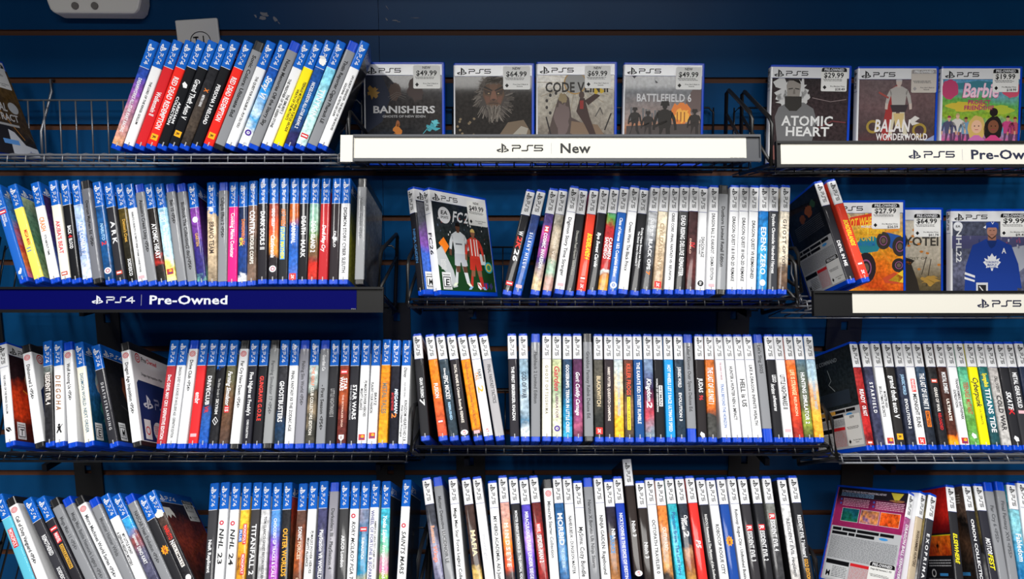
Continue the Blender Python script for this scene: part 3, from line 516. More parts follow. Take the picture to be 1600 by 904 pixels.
DATA['Cm'] = [
 (651.4,521.6,664.8,688.5,'5','26262a',[('GRAN TURISMO',72,104,'W',4.8,1,'b'),('7',104,114,'W',7,0,'i')],[],'black spine tilting left, leftmost','f:black'),
 (670.6,521.6,692.7,689.7,'5',[(0,'e8821c'),(80,'e07a1c'),(120,'d05a30'),(165,'c85038')],[('FUSION',80,104,'W',6,0,'b')],[('rbadge',140)],'orange spine with small bold title'),
 (686.9,521,710,689.7,'5',[(0,'3a4a54'),(100,'2c3c48'),(165,'2a3640')],[('Disney',56,68,'W',3),('EPIC MICKEY',68,106,'W',6.4,0,'b'),('REBRUSHED',110,138,'LB',3.6)],[],'slate-blue spine with white title'),
 (704.3,523.5,727.5,689.7,'5','2a262a',[('FATAL FRAME II: Crimson Butterfly REMAKE',50,142,'d8d0c8',4.2)],[('kt',157)],'black spine with white-red oval'),
 (721,522.8,747.3,689.7,'5',[(0,'f08a1c'),(145,'f08a1c'),(155,'26262a'),(165,'26262a')],[('Fate Everybody: to Golden Carnival SPECIAL EDITION',46,146,'8a4a1c',3.6,0,'b')],[('pink',170.0-14)],'orange spine with long brown title'),
 (737.5,521.6,764.2,688.5,'5','W',[('FAIRY',58,74,'K',5,2,'b'),('TAIL',62,76,'O',5,-3,'b'),('2',84,96,'f0a01c',8,0,'b')],[('kt',154)],'white spine with big orange 2'),
 (754.7,522.8,782,688.5,'5','a8a6aa',[('FINAL FANTASY TACTICS',50,112,'4a4a4e',5,1)],[],'light-grey spine, last before the gap'),
 (799.7,522.8,804.4,689.7,'5','2c2a30',[('THE FIRST BERSERKER: KHAZAN',54,138,'W',4.6)],[],'black spine, first after the gap'),
 (817.2,521,821,689.7,'5',[(0,'a8b8c4'),(60,'7a98ac'),(100,'b4c4ce'),(140,'4a708c'),(155,'ccd6dc')],[('GOD OF WAR',62,104,'26384a',7),('RAGNAROK',74,98,'LB',2.6,-4.6)],[],'icy grey-blue spine'),
 (836.9,522.8,837,689.8,'g',None,[('Flashback 2 Limited Edition',30,112,'3a3c40',5)],[],'grey label with blue cap'),
 (854.3,519.8,854.3,688.5,'5','C',[('G H O S T  O F',52,92,'6a6458',4.4),('T S U S H I M A',94,128,'6a6458',4.4)],[],'ivory spine with sparse spaced title'),
 (870,523.5,870.6,689.8,'5',[(0,'d0d8b4'),(60,'b8c090'),(90,'8aa080'),(130,'d8dcc0')],[('Garden',52,92,'b02a3a',8,0,'i'),('LIBERATOR',96,134,'6a3a5a',4,0,'i')],[('hex',150)],'sage-green spine with crimson script'),
 (886.4,521.6,887.3,690.5,'5',[(0,'28384e'),(80,'2a4a68'),(130,'1a7aa8'),(165,'3aa0c8')],[('GOOSEBUMPS: TERROR IN LITTLE CREEK',50,156,'W',5,0,'b')],[],'teal-blue spine with long white title'),
 (902,521,903.8,689.8,'5',[(0,'3a2a40'),(80,'5a2a50'),(115,'7a3a6a'),(140,'b05a7a'),(165,'3a2438')],[('Gori: Cuddly Carnage',62,130,'W',6,0,'bi')],[],'plum spine with white comic title'),
 (918.2,524,920.5,689,'gk',None,[('Granblue Fantasy Relink Deluxe Ed.',30,136,'3a3c40',5)],[],'grey stock label in a black case'),
 (934.4,521.6,936.8,690.5,'5',[(0,'3a3a3a'),(80,'5a564c'),(130,'2a2c2a')],[('BLACKWITCH',68,116,'c8b490',6)],[('2k',153)],'black spine with parchment-coloured title'),
 (950.7,524,952.6,690.5,'5','332c30',[('HARRY POTTER: QUIDDITCH CHAMPIONS',54,138,'e0d4cc',4)],[],'brownish-black spine with fine title'),
 (965.5,522.8,968.3,691,'5',[(0,'4a94d0'),(60,'c8ccc0'),(100,'e8b870'),(140,'f0b030')],[('HORIZON ZERO DAWN REMASTERED',54,130,'9ab4c4',4)],[],'sky-blue to golden spine, near the middle'),
 (981,522.8,984,691,'5',[(0,'3a2a28'),(60,'6a3a2c'),(80,'3a3230'),(120,'8a6a4a'),(165,'3a3634')],[('KILLER FROGS',48,98,'d84a28',6.4,0,'b'),('INTO THE UNKNOWN',102,150,'6a5a10',3,-.5,'box','Y')],[],'dark spine with yellow strip'),
 (995.7,522.8,1000.4,691,'5','1c4a84',[('THE KARATE KID: STREET RUMBLE',46,142,'W',5.2,0,'b')],[],'navy spine with white title'),
 (1012,522.8,1016.6,690.5,'5',[(0,'a8c8d8'),(60,'5a6a90'),(90,'3a2a4a'),(125,'c04a5a'),(150,'7a8a9a')],[('Kingdom',72,108,'W',7,0,'i'),('2',108,118,'W',8,0,'i')],[],'multicolour fantasy-art spine'),
 (1027.8,525,1032.9,694,'5','1e1e22',[('HITMAN',84,114,'K',3.6,2,'box','W'),('WORLD OF ASSASSINATION',72,124,'W',2.2,-3.4)],[],'black spine with white framed word'),
 (1043.3,522.8,1049,691,'5','2490d4',[('HOT WHEELS LET S RACE: ULTIMATE SPEED',50,154,'W',5,0,'b')],[],'azure spine with long white title'),
 (1059.6,524,1065.4,691,'5',[(0,'2c3c4c'),(165,'243444')],[('JURASSIC WORLD',54,86,'W',5,0,'b'),('EVOLUTION 3',94,138,'W',4.4)],[],'dark slate spine with spaced title'),
 (1074.7,524,1082,691.3,'g',None,[('Killer Klowns Outr Space Deluxe Ed.',20,124,'3a3c40',5)],[],'grey label with deep blue foot','foot'),
 (1092,523.5,1098.4,692,'5','2a2628',[('JUDAS',72,94,'W',6.5,0,'b'),('96',98,106,'R',6,0,'b')],[('feather',158)],'black spine with small white-red title'),
 (1107.7,524.4,1114.6,694,'5',[(0,'5a3c28'),(60,'c86a2a'),(95,'e07a28'),(125,'b0582a'),(135,'3a3a38'),(165,'4a4a48')],[('THE LAST OF US PART I',54,112,'W',8,0,'b')],[],'fiery orange spine turning black'),
 (1121.4,524.4,1136,691,'5','W',[('THE LEGEND OF HEROES',46,74,'9a5a6a',2.6),('TRAILS BEYOND THE HORIZON',80,148,'2a5aa0',4.4,0,'b')],[],'white spine with blue title'),
 (1137,523.5,1153,692,'5','W',[('HUNTER x HUNTER NEN x IMPACT',52,136,'K',4.8)],[],'white spine, black title, right of blue-titled one'),
 (1152.3,523.5,1169.7,692,'5','W',[('HELL is US',72,116,'K',7)],[],'white spine with large thin title'),
 (1167.8,525,1185.2,692,'5','W',[('LIKE A DRAGON: INFINITE WEALTH',50,144,'K',4.6)],[],'white spine, black title, left of grey label'),
 (1184,524,1201.7,693,'g',None,[("Let's Sing 2025",18,64,'3a3c40',5)],[],'grey label with short title and blue foot','foot'),
 (1201,525.8,1218.4,695.5,'5','26262a',[('LEGO',66,78,'W',6,2,'b'),('horizon',80,96,'W',6,-1,'bi'),('adventures',98,122,'W',5.4,0,'bi')],[],'black spine with white script'),
 (1215.4,523.5,1233.5,692,'5','W',[('LITTLE NIGHTMARES III',66,120,'K',7)],[('pink',152)],'white spine with condensed black title'),
 (1231,524,1250.5,692,'5',[(0,'e09090'),(55,'e8742a'),(80,'e8502a'),(120,'e84a28'),(145,'a03028')],[('LIFE IS STRANGE',58,98,'f8d0a0',6.4,0,'b'),('REUNION',100,130,'f8c0a0',4)],[],'pink-to-scarlet spine'),
 (1246.8,524.4,1266,692,'5',[(0,'4a7a9c'),(60,'5a6a6a'),(110,'5a5a3c'),(145,'8a9a3c'),(165,'4a4a2c')],[('HUNTING SIMULATOR 2',62,142,'W',6,0,'b')],[],'blue-to-olive spine with bold title'),
 (1262.6,522.8,1281.8,691,'5',[(0,'2a7ac0'),(60,'a8c0c8'),(90,'d8a070'),(130,'f0b040'),(165,'e89828')],[('HORIZON FORBIDDEN WEST',52,120,'8aa8c0',4)],[],'sky-blue to golden spine, rightmost'),
]
DATA['Cr'] = [
 (1333.2,534,1361.7,704,'5',[(0,'6a2024'),(50,'a02c2c'),(110,'8a2020'),(130,'c02c2c'),(150,'701c20')],[('READY',76,98,'W',6.5,0,'b'),('OR NOT',102,118,'W',6.5,0,'b')],[('rbadge',158)],'dark red spine, black back cover showing','yaw:8','CR1'),
 (1350,532.4,1378,702.8,'5',[(0,'2a2a36'),(70,'3a3c56'),(165,'34364e')],[('S T A R F I E L D',66,114,'W',5)],[],'slate spine with spaced white title'),
 (1367.5,534.7,1393.5,702.8,'5','W',[('MONSTER HIGH',80,106,'K',4,2.6),('SKULLTIMATE SECRETS',72,120,'K',4,-3)],[('sq',156)],'white spine with small two-line title'),
 (1385,532.9,1409.3,702.8,'5','2a2828',[('grand theft auto V',56,122,'W',7.5,0,'b')],[('star',150)],'black spine, bold title, orange badge'),
 (1401.2,532.4,1427.9,702.8,'5',[(0,'30364a'),(165,'282c3c')],[('JURASSIC WORLD',54,86,'LB',4.6,0,'b'),('EVOLUTION 2',92,138,'W',4.4)],[],'navy spine with spaced title'),
 (1416.3,534,1442.5,702.8,'5','W',[('MARVEL',62,80,'W',4.6,0,'box','RD'),('MIDNIGHT SUNS',84,136,'K',6)],[('2k',156)],'white spine with two red marks'),
 (1431.6,532.4,1458.3,702.8,'5',[(0,'4a6480'),(60,'2c3c50'),(165,'22242a')],[('THE LAST OF US PART II',52,108,'W',7.5,0,'b'),('REMASTERED',112,134,'K',4.4,0,'box','O')],[],'blue-black spine with orange tag'),
 (1449,531.7,1477.4,702.8,'5',[(0,'3a2c2c'),(60,'262628'),(165,'222226')],[('GEARS OF WAR',74,112,'d8d4d0',4.6,0,'b'),('RELOADED',114,140,'R',4.4)],[('rbadge',64)],'black spine with red gear mark'),
 (1466,534.7,1493.6,702.8,'5',[(0,'4a2a24'),(110,'3c2824'),(140,'5a2c20'),(148,'f07a1c'),(165,'f0a020')],[('MORTAL KOMBAT',50,84,'W',6.4,0,'b'),('ULTIMATE',92,126,'e8e0d8',4.4)],[],'brown spine with flames at foot'),
 (1481.5,533,1509.9,702.8,'5','W',[('TRANSFORMERS: EARTHSPARK',60,124,'K',4,2.6),('EXPEDITION',78,106,'K',4,-3)],[('sq',156)],'white spine between flaming brown and green'),
 (1497.3,533.6,1526,702.8,'5',[(0,'3c9a70'),(60,'5aac88'),(100,'7ab870'),(125,'5a9440'),(165,'6aac5a')],[('TEENAGE MUTANT',66,116,'b04a3a',7,0,'b')],[('feather',148)],'green spine'),
 (1513.4,532.4,1542.4,702.8,'5','F2E414',[('Cyberpunk',58,104,'26262a',8,0,'i'),('ULTIMATE',108,132,'8a7a10',3)],[],'bright yellow spine'),
 (1529,532.4,1558.9,702.8,'5',[(0,'2c5a4c'),(60,'2a6a68'),(110,'1c5a68'),(165,'223c3c')],[('SpongeBob',52,74,'Y',6.5,0,'b'),('TITANS TIDE',76,144,'W',7.5,0,'b')],[],'dark teal spine with large white title'),
 (1544.7,535.4,1576,704,'5',[(0,'a09a98'),(60,'a8a4a2'),(165,'b8b6b4')],[('CALL OF DUTY',56,82,'K',4.6,1,'b'),('COLD WAR',86,140,'26262a',7)],[],'silver spine with dark title'),
 (1560.5,532.9,1591.9,704,'5','26262a',[('SKATE',80,108,'W',7.5,0,'bi'),('X',106,116,'R',8,0,'b')],[('feather',152)],'black spine with slanted title, red X'),
 (1575.6,533.6,1607,703.5,'5','303034',[('METAL GEAR SOLID',50,106,'W',6.6,0,'b')],[('pink',112)],'dark grey spine with pale block title'),
 (1591.9,533,1624,703,'5','242c40',[('MLB',60,90,'W',6,0,'b')],[],'navy spine cut by the frame edge'),
]
DATA['Dl'] = [
 (-3,772.7,45,903,'4','5ab4cc',[('MONOPOLY',62,92,'W',5.4,0,'box','R')],[],'light-blue spine with red tag, leftmost','f:tealc'),
 (13.6,778,64.4,903,'wk',None,[('Call of Duty Vanguard <PS4>',34,118,'K',5)],[],'white stock label, black cap, leaning left','f:white'),
 (41.7,779,98.9,903,'4','34343a',[('REMOTHERED',68,104,'W',6,0,'b'),('SOEDESCO',126,152,'W',5,0,'b')],[],'charcoal spine with white title'),
 (61.7,777,119.7,903,'4','28262c',[('MARVEL',66,82,'W',5,0,'box','R'),('COLLECTION',88,128,'K',3.4,0,'box','GD')],[('redbox',58)],'black spine with red and gold tags'),
 (82.5,779,140.6,903,'gk',None,[('Mega Man 11 <PS4>',34,94,'4c4e52',5)],[],'grey stock label in a black case'),
 (102.5,777,159.7,903,'g',None,[('Mega Man Battle Network Legacy <PS4>',28,146,'4c4e52',5)],[],'grey label with blue cap, long title'),
 (121.5,776,181.8,903,'wk',None,[('Micro Machines World Series <PS4>',34,146,'3a3c40',5)],[],'white stock label, black cap, between greys'),
 (144,778,199.9,903,'g',None,[('Monster Hunter Wilds',36,104,'4c4e52',5)],[],'grey label with blue cap, medium title'),
 (162.7,772.7,219,903,'4','W',[('MY LITTLE PONY',72,108,'K',4,3),('A ZEPHYR HEIGHTS MYSTERY',66,124,'K',4,-3)],[],'white spine with two-line title'),
 (180,772.7,239,903,'4',[(0,'2a86c8'),(60,'3a9ad8'),(85,'8a4a4a'),(110,'5a5a72'),(150,'4a4a62')],[('Gigantosaurus:',72,92,'W',4.6,1,'b'),('DINO KART',94,124,'W',5,0,'b')],[],'sky-blue spine turning mottled purple'),
 (200,772.7,259,903,'g',None,[('NASCAR Heat Evolution <PS4>',30,122,'3c3e42',5)],[],'grey label with blue cap, rightmost of greys'),
 (221.7,775.4,278.9,903,'4','26262a',[],[('nick',96)],'black spine with orange splat badge'),
 (233.5,767,293.4,903,'4',[(0,'34302e'),(60,'4a3a34'),(100,'26262a')],[('NARUTO',62,86,'RD',6,0,'b'),('N',88,94,'W',7,0,'b'),('ULTIMATE',96,132,'K',3.4,0,'box','e0dcd8')],[('wdisc',152)],'black spine, worn cover with white scrap','f:worn','torn2'),
 (335,754,326.3,903,'4','3a3a3e',[('NieR Replicant',86,134,'W',5,-1)],[],'dark grey spine, first after the gap'),
 (352,752.7,341.2,903,'4','W',[('NHL',70,100,'K',7,0,'bi'),('23',106,124,'K',7,0,'b')],[('eared',62)],'white spine with bold letters, first of pair'),
 (369,753.6,359,903,'4','W',[('NHL',70,100,'K',7,0,'bi'),('24',106,124,'K',7,0,'b')],[('eared',62)],'white spine with bold letters, second of pair'),
 (385.8,753.6,375.3,903,'4',[(0,'e0b040'),(60,'e8b838'),(110,'d8982c'),(165,'c88a28')],[('MONOPOLY',64,92,'W',4,2.4,'box','R'),('PLUS',72,88,'W',3,-4,'box','B'),('MONOPOLY',108,136,'W',4,2,'box','R'),('MADNESS',112,130,'6a2a1a',3,-4)],[],'golden spine with red tags'),
 (402.5,753,391.6,903,'4','3c3a3c',[('TITANFALL 2',64,138,'W',7,0,'b')],[],'grey-black spine with bold title'),
 (417.4,753.6,408.3,903,'4',[(0,'b8b8b8'),(60,'d0d0d2'),(120,'b0b0b2'),(165,'a8a8ac')],[('TOM CLANCYS GHOST RECON WILDLANDS',52,150,'4a4a4e',4,1),],[],'silver spine with faint outline title'),
 (433.4,754,426,903,'4',[(0,'4aa0dc'),(60,'5a90d8'),(90,'7a50b8'),(140,'a03aac')],[('CHOCOBO GP TRACKS & SCALE SPEED',54,158,'W',4.6,0,'b')],[],'blue-to-magenta spine'),
 (450,753,442.4,903,'4',[(0,'34343a'),(50,'26262a'),(165,'242428')],[('OUTER WORLDS',70,140,'f0a828',7,0,'b')],[],'black spine with amber title','f:rust'),
 (473.8,754.5,464.2,903,'4',[(0,'6a4a3c'),(60,'5c4038'),(110,'a05028'),(130,'6a4030')],[('SONIC',66,86,'W',5.4,0,'b'),('FORCES',88,114,'e0c8b0',5,0,'b'),('GOTTA',140,158,'e0c8b0',4)],[],'rust-brown spine with white title'),
 (490.3,752.7,481,903,'4','W',[('PJ MASKS POWER HEROES',74,136,'K',4,2.6),('MIGHTY ALLIANCE',84,126,'K',4,-3)],[],'white spine with two-line title, before violet-grey'),
 (506.3,751,499,903,'4',[(0,'4a4a74'),(80,'3c3c5c'),(165,'44465a')],[('PlayStation VR WORLDS',74,148,'W',5.6,0,'b')],[],'violet-grey spine'),
 (523,752.7,514.5,903,'g','8c8a94',[('Darksiders III - PlayStation 4',40,130,'3c3e42',5)],[],'grey label with long title, before dark spine'),
 (539.3,751.8,534.4,903,'4','3c3c3e',[('ARCO London',82,128,'W',5,0,'b')],[],'dark grey spine with short low title'),
 (555.7,752.3,548,903,'4','W',[('RORY MCILROY PGA TOUR',60,162,'K',5.5,0,'bi')],[('eared',52)],'white spine with bold slanted title'),
 (571.6,752.3,564.4,903,'4',[(0,'7a6a7c'),(50,'8a8aa0'),(75,'2a6a94'),(130,'1c7aa0'),(150,'d8c070')],[('SUBNAUTICA',84,116,'W',4,0,'b')],[('redbox',72)],'ocean-blue spine with orange mark'),
 (587,750,579.8,903,'4','W',[('WHEEL OF FORTUNE & JEOPARDY!',46,156,'3a3a7a',5,-2,'b'),('AMERICAS GREATEST GAME SHOWS',62,132,'K',3,3)],[],'white spine with long indigo title'),
 (603.8,751,598.9,903,'4',[(0,'4ac0d8'),(60,'3aa8c0'),(100,'5aa880'),(130,'c86a9a'),(150,'8ab040')],[('Yooka Laylee',52,92,'W',6,0,'i'),('Impossible',96,150,'W',5,0,'i')],[],'turquoise-green illustrated spine','f:black'),
 (636,748.7,627,903,'4','W',[('SAINTS MARS',78,140,'K',6.4,0,'bi')],[('eared',70)],'lone white spine, rightmost, red emblem','f:black'),
]
DATA['Dm'] = [
 (665.8,745.4,686.2,903.2,'5',[(0,'3c3e44'),(60,'3a3c46'),(110,'8a88a4'),(150,'6a6a84')],[('Romance',74,100,'e0a080',6,0,'b'),('Wings',104,128,'e0806a',6,0,'b')],[('feather',158)],'grey-lilac spine, leftmost'),
 (683,744.3,702.3,903,'g',None,[('Master Detective LUCIDNOIR LE',30,130,'3c3e42',5)],[],'grey label with blue cap, second from left'),
 (707,744.3,720.5,903,'5','W',[('Mega Man Star Force Legacy Collection',48,168,'K',4.8)],[],'white spine with long rounded title'),
 (727.6,745.4,746.3,903,'5',[(0,'4a3430'),(80,'3c2c28'),(130,'3c2c28'),(140,'c8a860'),(165,'b08a50')],[('MAFIA',80,118,'f0dcb0',7,1,'b')],[],'brown spine with cream title'),
 (744.8,744,766.7,903,'5','e8e8ec',[('moonlight',88,126,'b0b0b8',5)],[],'white spine with ghostly faint title'),
 (768.8,750,779.5,903,'5','W',[("MY HERO ACADEMIA: All's Justice",54,154,'K',5.2)],[],'white spine, left of peach one'),
 (785,742,797.8,903,'5',[(0,'b090a0'),(60,'d09a88'),(100,'e8842a'),(130,'c8482a'),(150,'4a3a3c')],[('M I N D S E Y E',72,136,'f8e0d0',6)],[],'peach-to-orange spine'),
 (801.4,744,815,903,'5','26262a',[('MONSTER ENERGY SUPERCROSS 25 - THE OFFICIAL VIDEO GAME',52,166,'W',4,0,'b')],[],'black spine with one long fine title'),
 (817.8,745.4,831.5,903,'5',[(0,'5a50c0'),(60,'4a3ca8'),(90,'a884d8'),(110,'5a3cb0'),(165,'3a2c80')],[('MIRACULOUS: PARIS UNDER SIEGE',52,150,'W',5,0,'b')],[],'violet spine with lightning'),
 (833.2,742.2,849.7,903,'5',[(0,'4a1e1e'),(60,'6a2424'),(130,'9a2c2c'),(165,'7a2020')],[('MARVEL',74,86,'W',5,0,'box','RD'),('SPIDER-MAN 2',90,130,'W',6.4,0,'b')],[],'dark red spine with white title'),
 (855,747.6,866.9,903,'wk',None,[('Minecraft Starter Collection',34,118,'3c3e42',5)],[],'white stock label in a black case'),
 (870,743.3,884,903,'5',[(0,'2a4a74'),(60,'24588c'),(120,'3a7ab0'),(165,'3a5a8a')],[('MORBID',56,104,'W',7.5),('THE LORDS OF IRE',108,136,'b8d4e8',4)],[('disc',158)],'steel-blue spine with white title'),
 (885.8,743.7,897,903,'5','W',[('NAHEULBEUK - DUNGEON MASTER',60,144,'K',4.6)],[('pink',158)],'white spine right of steel-blue one'),
 (902.3,750,913,903,'5','W',[('MySims: Cozy Bundle',70,142,'K',6.4,0,'b')],[],'white spine with large rounded title'),
 (918,745.4,930.2,903,'g',None,[('Naruto X Boruto Ult Ninja Storm',34,134,'3c3e42',5)],[],'grey label with blue cap, near the middle'),
 (933.9,742.6,947.4,903,'5','W',[('NINJA GAIDEN: Ragebound',60,146,'K',5.2)],[('hex',160)],'white spine with title half lowercase'),
 (950.6,748.6,962.4,903,'5',[(0,'26243c'),(80,'26202a'),(110,'8a5a34'),(165,'a87040')],[('NBA',74,90,'W',5.4,1.5,'b'),('BOUNCE',84,110,'SB',6,-1,'b')],[],'dark spine, basketball brown below'),
 (964.6,743.3,979.6,903,'5','1c3ca4',[('NICKTOONS & THE DICE OF DESTINY',56,156,'W',5,0,'b')],[],'royal-blue spine with white title'),
 (980,723,1000,903,'sleeve','2e2624',[('Nioh 3',88,112,'W',5.6,0,'b')],[('kt',168)],'tall paper sleeve standing above its neighbours'),
 (999.6,750.3,1014,903,'5','2c2624',[('Nioh 3',92,116,'W',5.6,0,'b')],[],'dark brown spine right of tall sleeve'),
 (1014.4,745.4,1030,903,'5','W',[('OCTOPATH TRAVELER 0',64,142,'K',5)],[],'white spine between brown and orange'),
 (1030,746.5,1046,903,'5',[(0,'e0702a'),(60,'d8803c'),(90,'a87a5c'),(130,'c88a4a'),(145,'3a3430')],[('OUTWARD',74,108,'d8d0c8',6),('THE LOST ADVENTURE',82,124,'c0b0a0',3,-4)],[],'orange-tan mottled spine'),
 (1045,744,1064.4,903,'5',[(0,'4a9a54'),(55,'2aa0b8'),(110,'2ab0c8'),(165,'48b8d0')],[('Phantom Brave: The Lost Hero',54,146,'1c4a8c',5.4,0,'b')],[],'turquoise spine with blue title'),
 (1061.2,744,1081.6,903,'5',[(0,'2a303c'),(95,'2a303c'),(105,'b08060'),(130,'8a4a34'),(165,'c89a4a')],[('Outer',58,74,'W',5.4,2,'i'),('Worlds',62,80,'W',5.4,-3,'i'),('2',82,92,'W',8,0,'b')],[],'navy spine with white script and 2'),
 (1077.3,742.6,1098.8,903,'5','d8302c',[('P5',96,108,'W',7,0,'bi')],[],'scarlet spine with tiny white emblem'),
 (1094,745.4,1117,903,'5','28282c',[('RAIDOU Remastered: The Mystery of the Soulless Army',56,162,'d0d0d0',3.8)],[],'black spine with long thin title'),
 (1110,746,1132,903,'5','W',[('ROBOCOP ROGUE CITY',70,142,'K',5.2)],[],'white spine left of cobalt one'),
 (1126,744.8,1148,903,'5','1c4696',[],[('nick',96)],'cobalt spine with yellow splat badge'),
 (1142.5,743.7,1165,903,'5','W',[('Robocop: Rogue City - Unfinished Business',50,158,'K',4.6)],[],'white spine right of cobalt one'),
 (1159.3,744.3,1182,903,'5','343236',[('R',74,80,'W',7,0,'box','R'),('ESIDENT EVIL 3',82,126,'W',6.6,0,'b')],[],'black spine, title in first of three similar'),
 (1178.6,743.3,1201.6,903,'5','26262a',[('R',74,80,'W',7,0,'box','R'),('ESIDENT EVIL 2',82,126,'W',6.6,0,'b')],[],'black spine, title in second of three similar'),
 (1197.3,743.3,1219.8,903,'5',[(0,'5a5c58'),(60,'7a7c78'),(90,'4a4a4c'),(165,'3a3a3e')],[('R',58,64,'W',7,0,'box','R'),('ESIDENT EVIL 4',66,112,'W',6.6,0,'b')],[],'grey misty spine with white title'),
 (1220.9,745.4,1244.5,903,'5',[(0,'e0e0e2'),(110,'d0d0d2'),(165,'a8a4a0')],[('RESIDENT EVIL requiem',62,146,'5a5a5e',5.2)],[],'white spine greying below','b:black'),
 (1238.5,742.2,1263.8,903,'5','28282c',[('RESIDENT EVIL 7 biohazard',60,122,'W',5.4,0,'b'),('GOLD EDITION',124,154,'e0a030',5.4,0,'b')],[],'black spine with gold ending, rightmost'),
]
DATA['Dr'] = [
 (1427,770,1403.4,903,'5',[(0,'8a3a6a'),(60,'a05a8a'),(120,'9a6a9a'),(165,'8a4a80')],[('DRAGON BALL XENOVERSE 2',52,150,'W',6,0,'b')],[],'magenta back cover with three pictures','yaw:28','DR1'),
 (1442,768,1424.5,903,'5','b8a890',[('WARHAMMER HUNTERS',62,118,'3a2c24',6,0,'b')],[],'sand-coloured spine leaning right','yaw:24','b:white'),
 (1458,771,1441,903,'5','34343a',[('E X O P R I M A L',64,140,'W',5)],[],'charcoal spine with spaced letters','yaw:14','b:mix'),
 (1484.4,757,1499,903,'5','26262a',[('ELSEWHERE',74,118,'F0E020',6,0,'bi')],[],'black spine, red back cover showing','DR4'),
 (1509.8,755.4,1533.4,903,'5','26262c',[('ORION COLLECTION',54,152,'W',4.4)],[],'black spine, brown back cover showing','DR5'),
 (1528,755,1555,903,'5','2c2c34',[('MOTOR',82,106,'W',7,0,'bi'),('FEST',106,128,'F0E020',7,0,'bi')],[],'black spine with white-yellow slanted title','b:mix'),
 (1543.4,752.7,1568,903,'g',None,[('Far Cry 6 <PS5>',36,92,'4c4e52',5)],[],'grey label with blue cap, shorter title'),
 (1561.5,751.8,1584,903,'g',None,[('Final Fantasy XVI <PS5>',30,116,'4c4e52',5)],[],'grey label with blue cap, longer title'),
 (1579.7,753.6,1600.5,903,'5',[(0,'3aa0b4'),(60,'8ac8d4'),(90,'4a9ac0'),(140,'1c6aa0')],[('Fabledom',78,120,'W',8,0,'b')],[],'pale turquoise spine'),
 (1596,751,1616.5,903,'5','e0e4ea',[('FAIRY',60,120,'2a6ab0',6,0,'b')],[],'white spine cut by the frame edge'),
]

# ------------------------------------------------------------------ the place: slatwall, floor, ceiling, added overhead shade box
BLUEWALL = bpy.data.materials.new('blue_wall_paint'); BLUEWALL.use_nodes = True
_n = BLUEWALL.node_tree; _b = _n.nodes['Principled BSDF']; _b.inputs['Roughness'].default_value = 0.3; _b.inputs['Specular IOR Level'].default_value = 0.1
_tc = _n.nodes.new('ShaderNodeTexCoord'); _nz = _n.nodes.new('ShaderNodeTexNoise'); _nz.inputs['Scale'].default_value = 3.0; _nz.inputs['Detail'].default_value = 5
_cr = _n.nodes.new('ShaderNodeValToRGB'); _n.links.new(_tc.outputs['Object'], _nz.inputs['Vector']); _n.links.new(_nz.outputs['Fac'], _cr.inputs[0]); _n.links.new(_cr.outputs[0], _b.inputs['Base Color'])
_cr.color_ramp.elements[0].color = (*hx('093a66'), 1); _cr.color_ramp.elements[0].position = .35; _cr.color_ramp.elements[1].color = (*hx('0c4472'), 1); _cr.color_ramp.elements[1].position = .65
MDF = P('brown_fibreboard', hx('4c2812'), 0.7)
def struct(o): o['kind'] = 'structure'; return o
PITCH = 0.0762 * WALLY / 1.176; Z0 = CAMZ + 0.263 * WALLY / 1.176; GH = 0.0098
seam = (606 - 800) / FPX * 1.26
mb = MB()
for k in range(-5, 20):
    za = Z0 - (k + 1) * PITCH + GH / 2; zb = Z0 - k * PITCH - GH / 2
    for xa, xb in ((-2.2, seam - 0.0004), (seam + 0.0004, 2.2)):
        n = len(mb.v)
        mb.box((xa, WALLY, za), (xb, WALLY + 0.009, zb), 0)
        mb.m[-6] = 1; mb.m[-5] = 1
mb.box((-2.2, WALLY + 0.0045, 0), (2.2, WALLY + 0.03, 2.95), 1)
mb.box((-2.2, WALLY + 0.001, 0), (2.2, WALLY + 0.02, Z0 - 20 * PITCH + GH / 2), 0)
wall = struct(mb.build('wall_back', [BLUEWALL, MDF]))
FLR = P('grey_floor', hx('8a8784'), 0.5); CEI = P('white_ceiling', hx('3a3a3c'), 0.8); DRK = P('shade_box_dark', hx('16202c'), 0.6)
m = MB(); m.box((-2.4, -3.2, -0.05), (2.4, WALLY + 0.03, 0)); struct(m.build('floor', [FLR]))
m = MB(); m.box((-2.4, -3.2, 2.95), (2.4, WALLY + 0.03, 3.0)); struct(m.build('ceiling', [CEI]))
m = MB(); m.box((-2.2, BLOCKERY, BLOCKERZ), (2.2, WALLY - 0.001, 2.95)); struct(m.build('added_shade_box', [DRK]))  # unseen box added overhead, blocks ceiling light from the top of the wall
# scuffs where paper was torn off the paint, a screw hole
m = MB(); CH1 = P('torn_paper', hx('8d8d93'), 0.8)
def chip(x, y, w, h, seed):
    r = random.Random(seed); pts = []
    for k in range(11):
        a = 2 * math.pi * k / 11; q = r.uniform(.55, 1.1)
        p = atY(x + w * q * math.cos(a) + h * .5 * math.sin(a), y + h * q * math.sin(a), WALLY - 0.0006); pts.append(p)
    b = [p + Vector((0, 0.0005, 0)) for p in pts]; n = 11
    m.add(pts + b, [tuple(range(n))[::-1], tuple(range(n, 2 * n))] + [(k, (k + 1) % n, n + (k + 1) % n, n + k) for k in range(n)])
for q in ((413, 22, 7, 4.5, 1), (430, 30, 3, 5, 2), (399, 25, 2, 3, 3), (436, 36, 1, 3, 4), (410, 28, 6, 3, 5), (617, 32, 5, 1.2, 6), (623, 34, 4, .8, 7), (605, 12, .8, 4, 8), (650, 28, 9, .5, 9), (604, 30, 1.2, 3, 10)): chip(*q)
o = m.build('trim_2', [CH1]); struct(o)
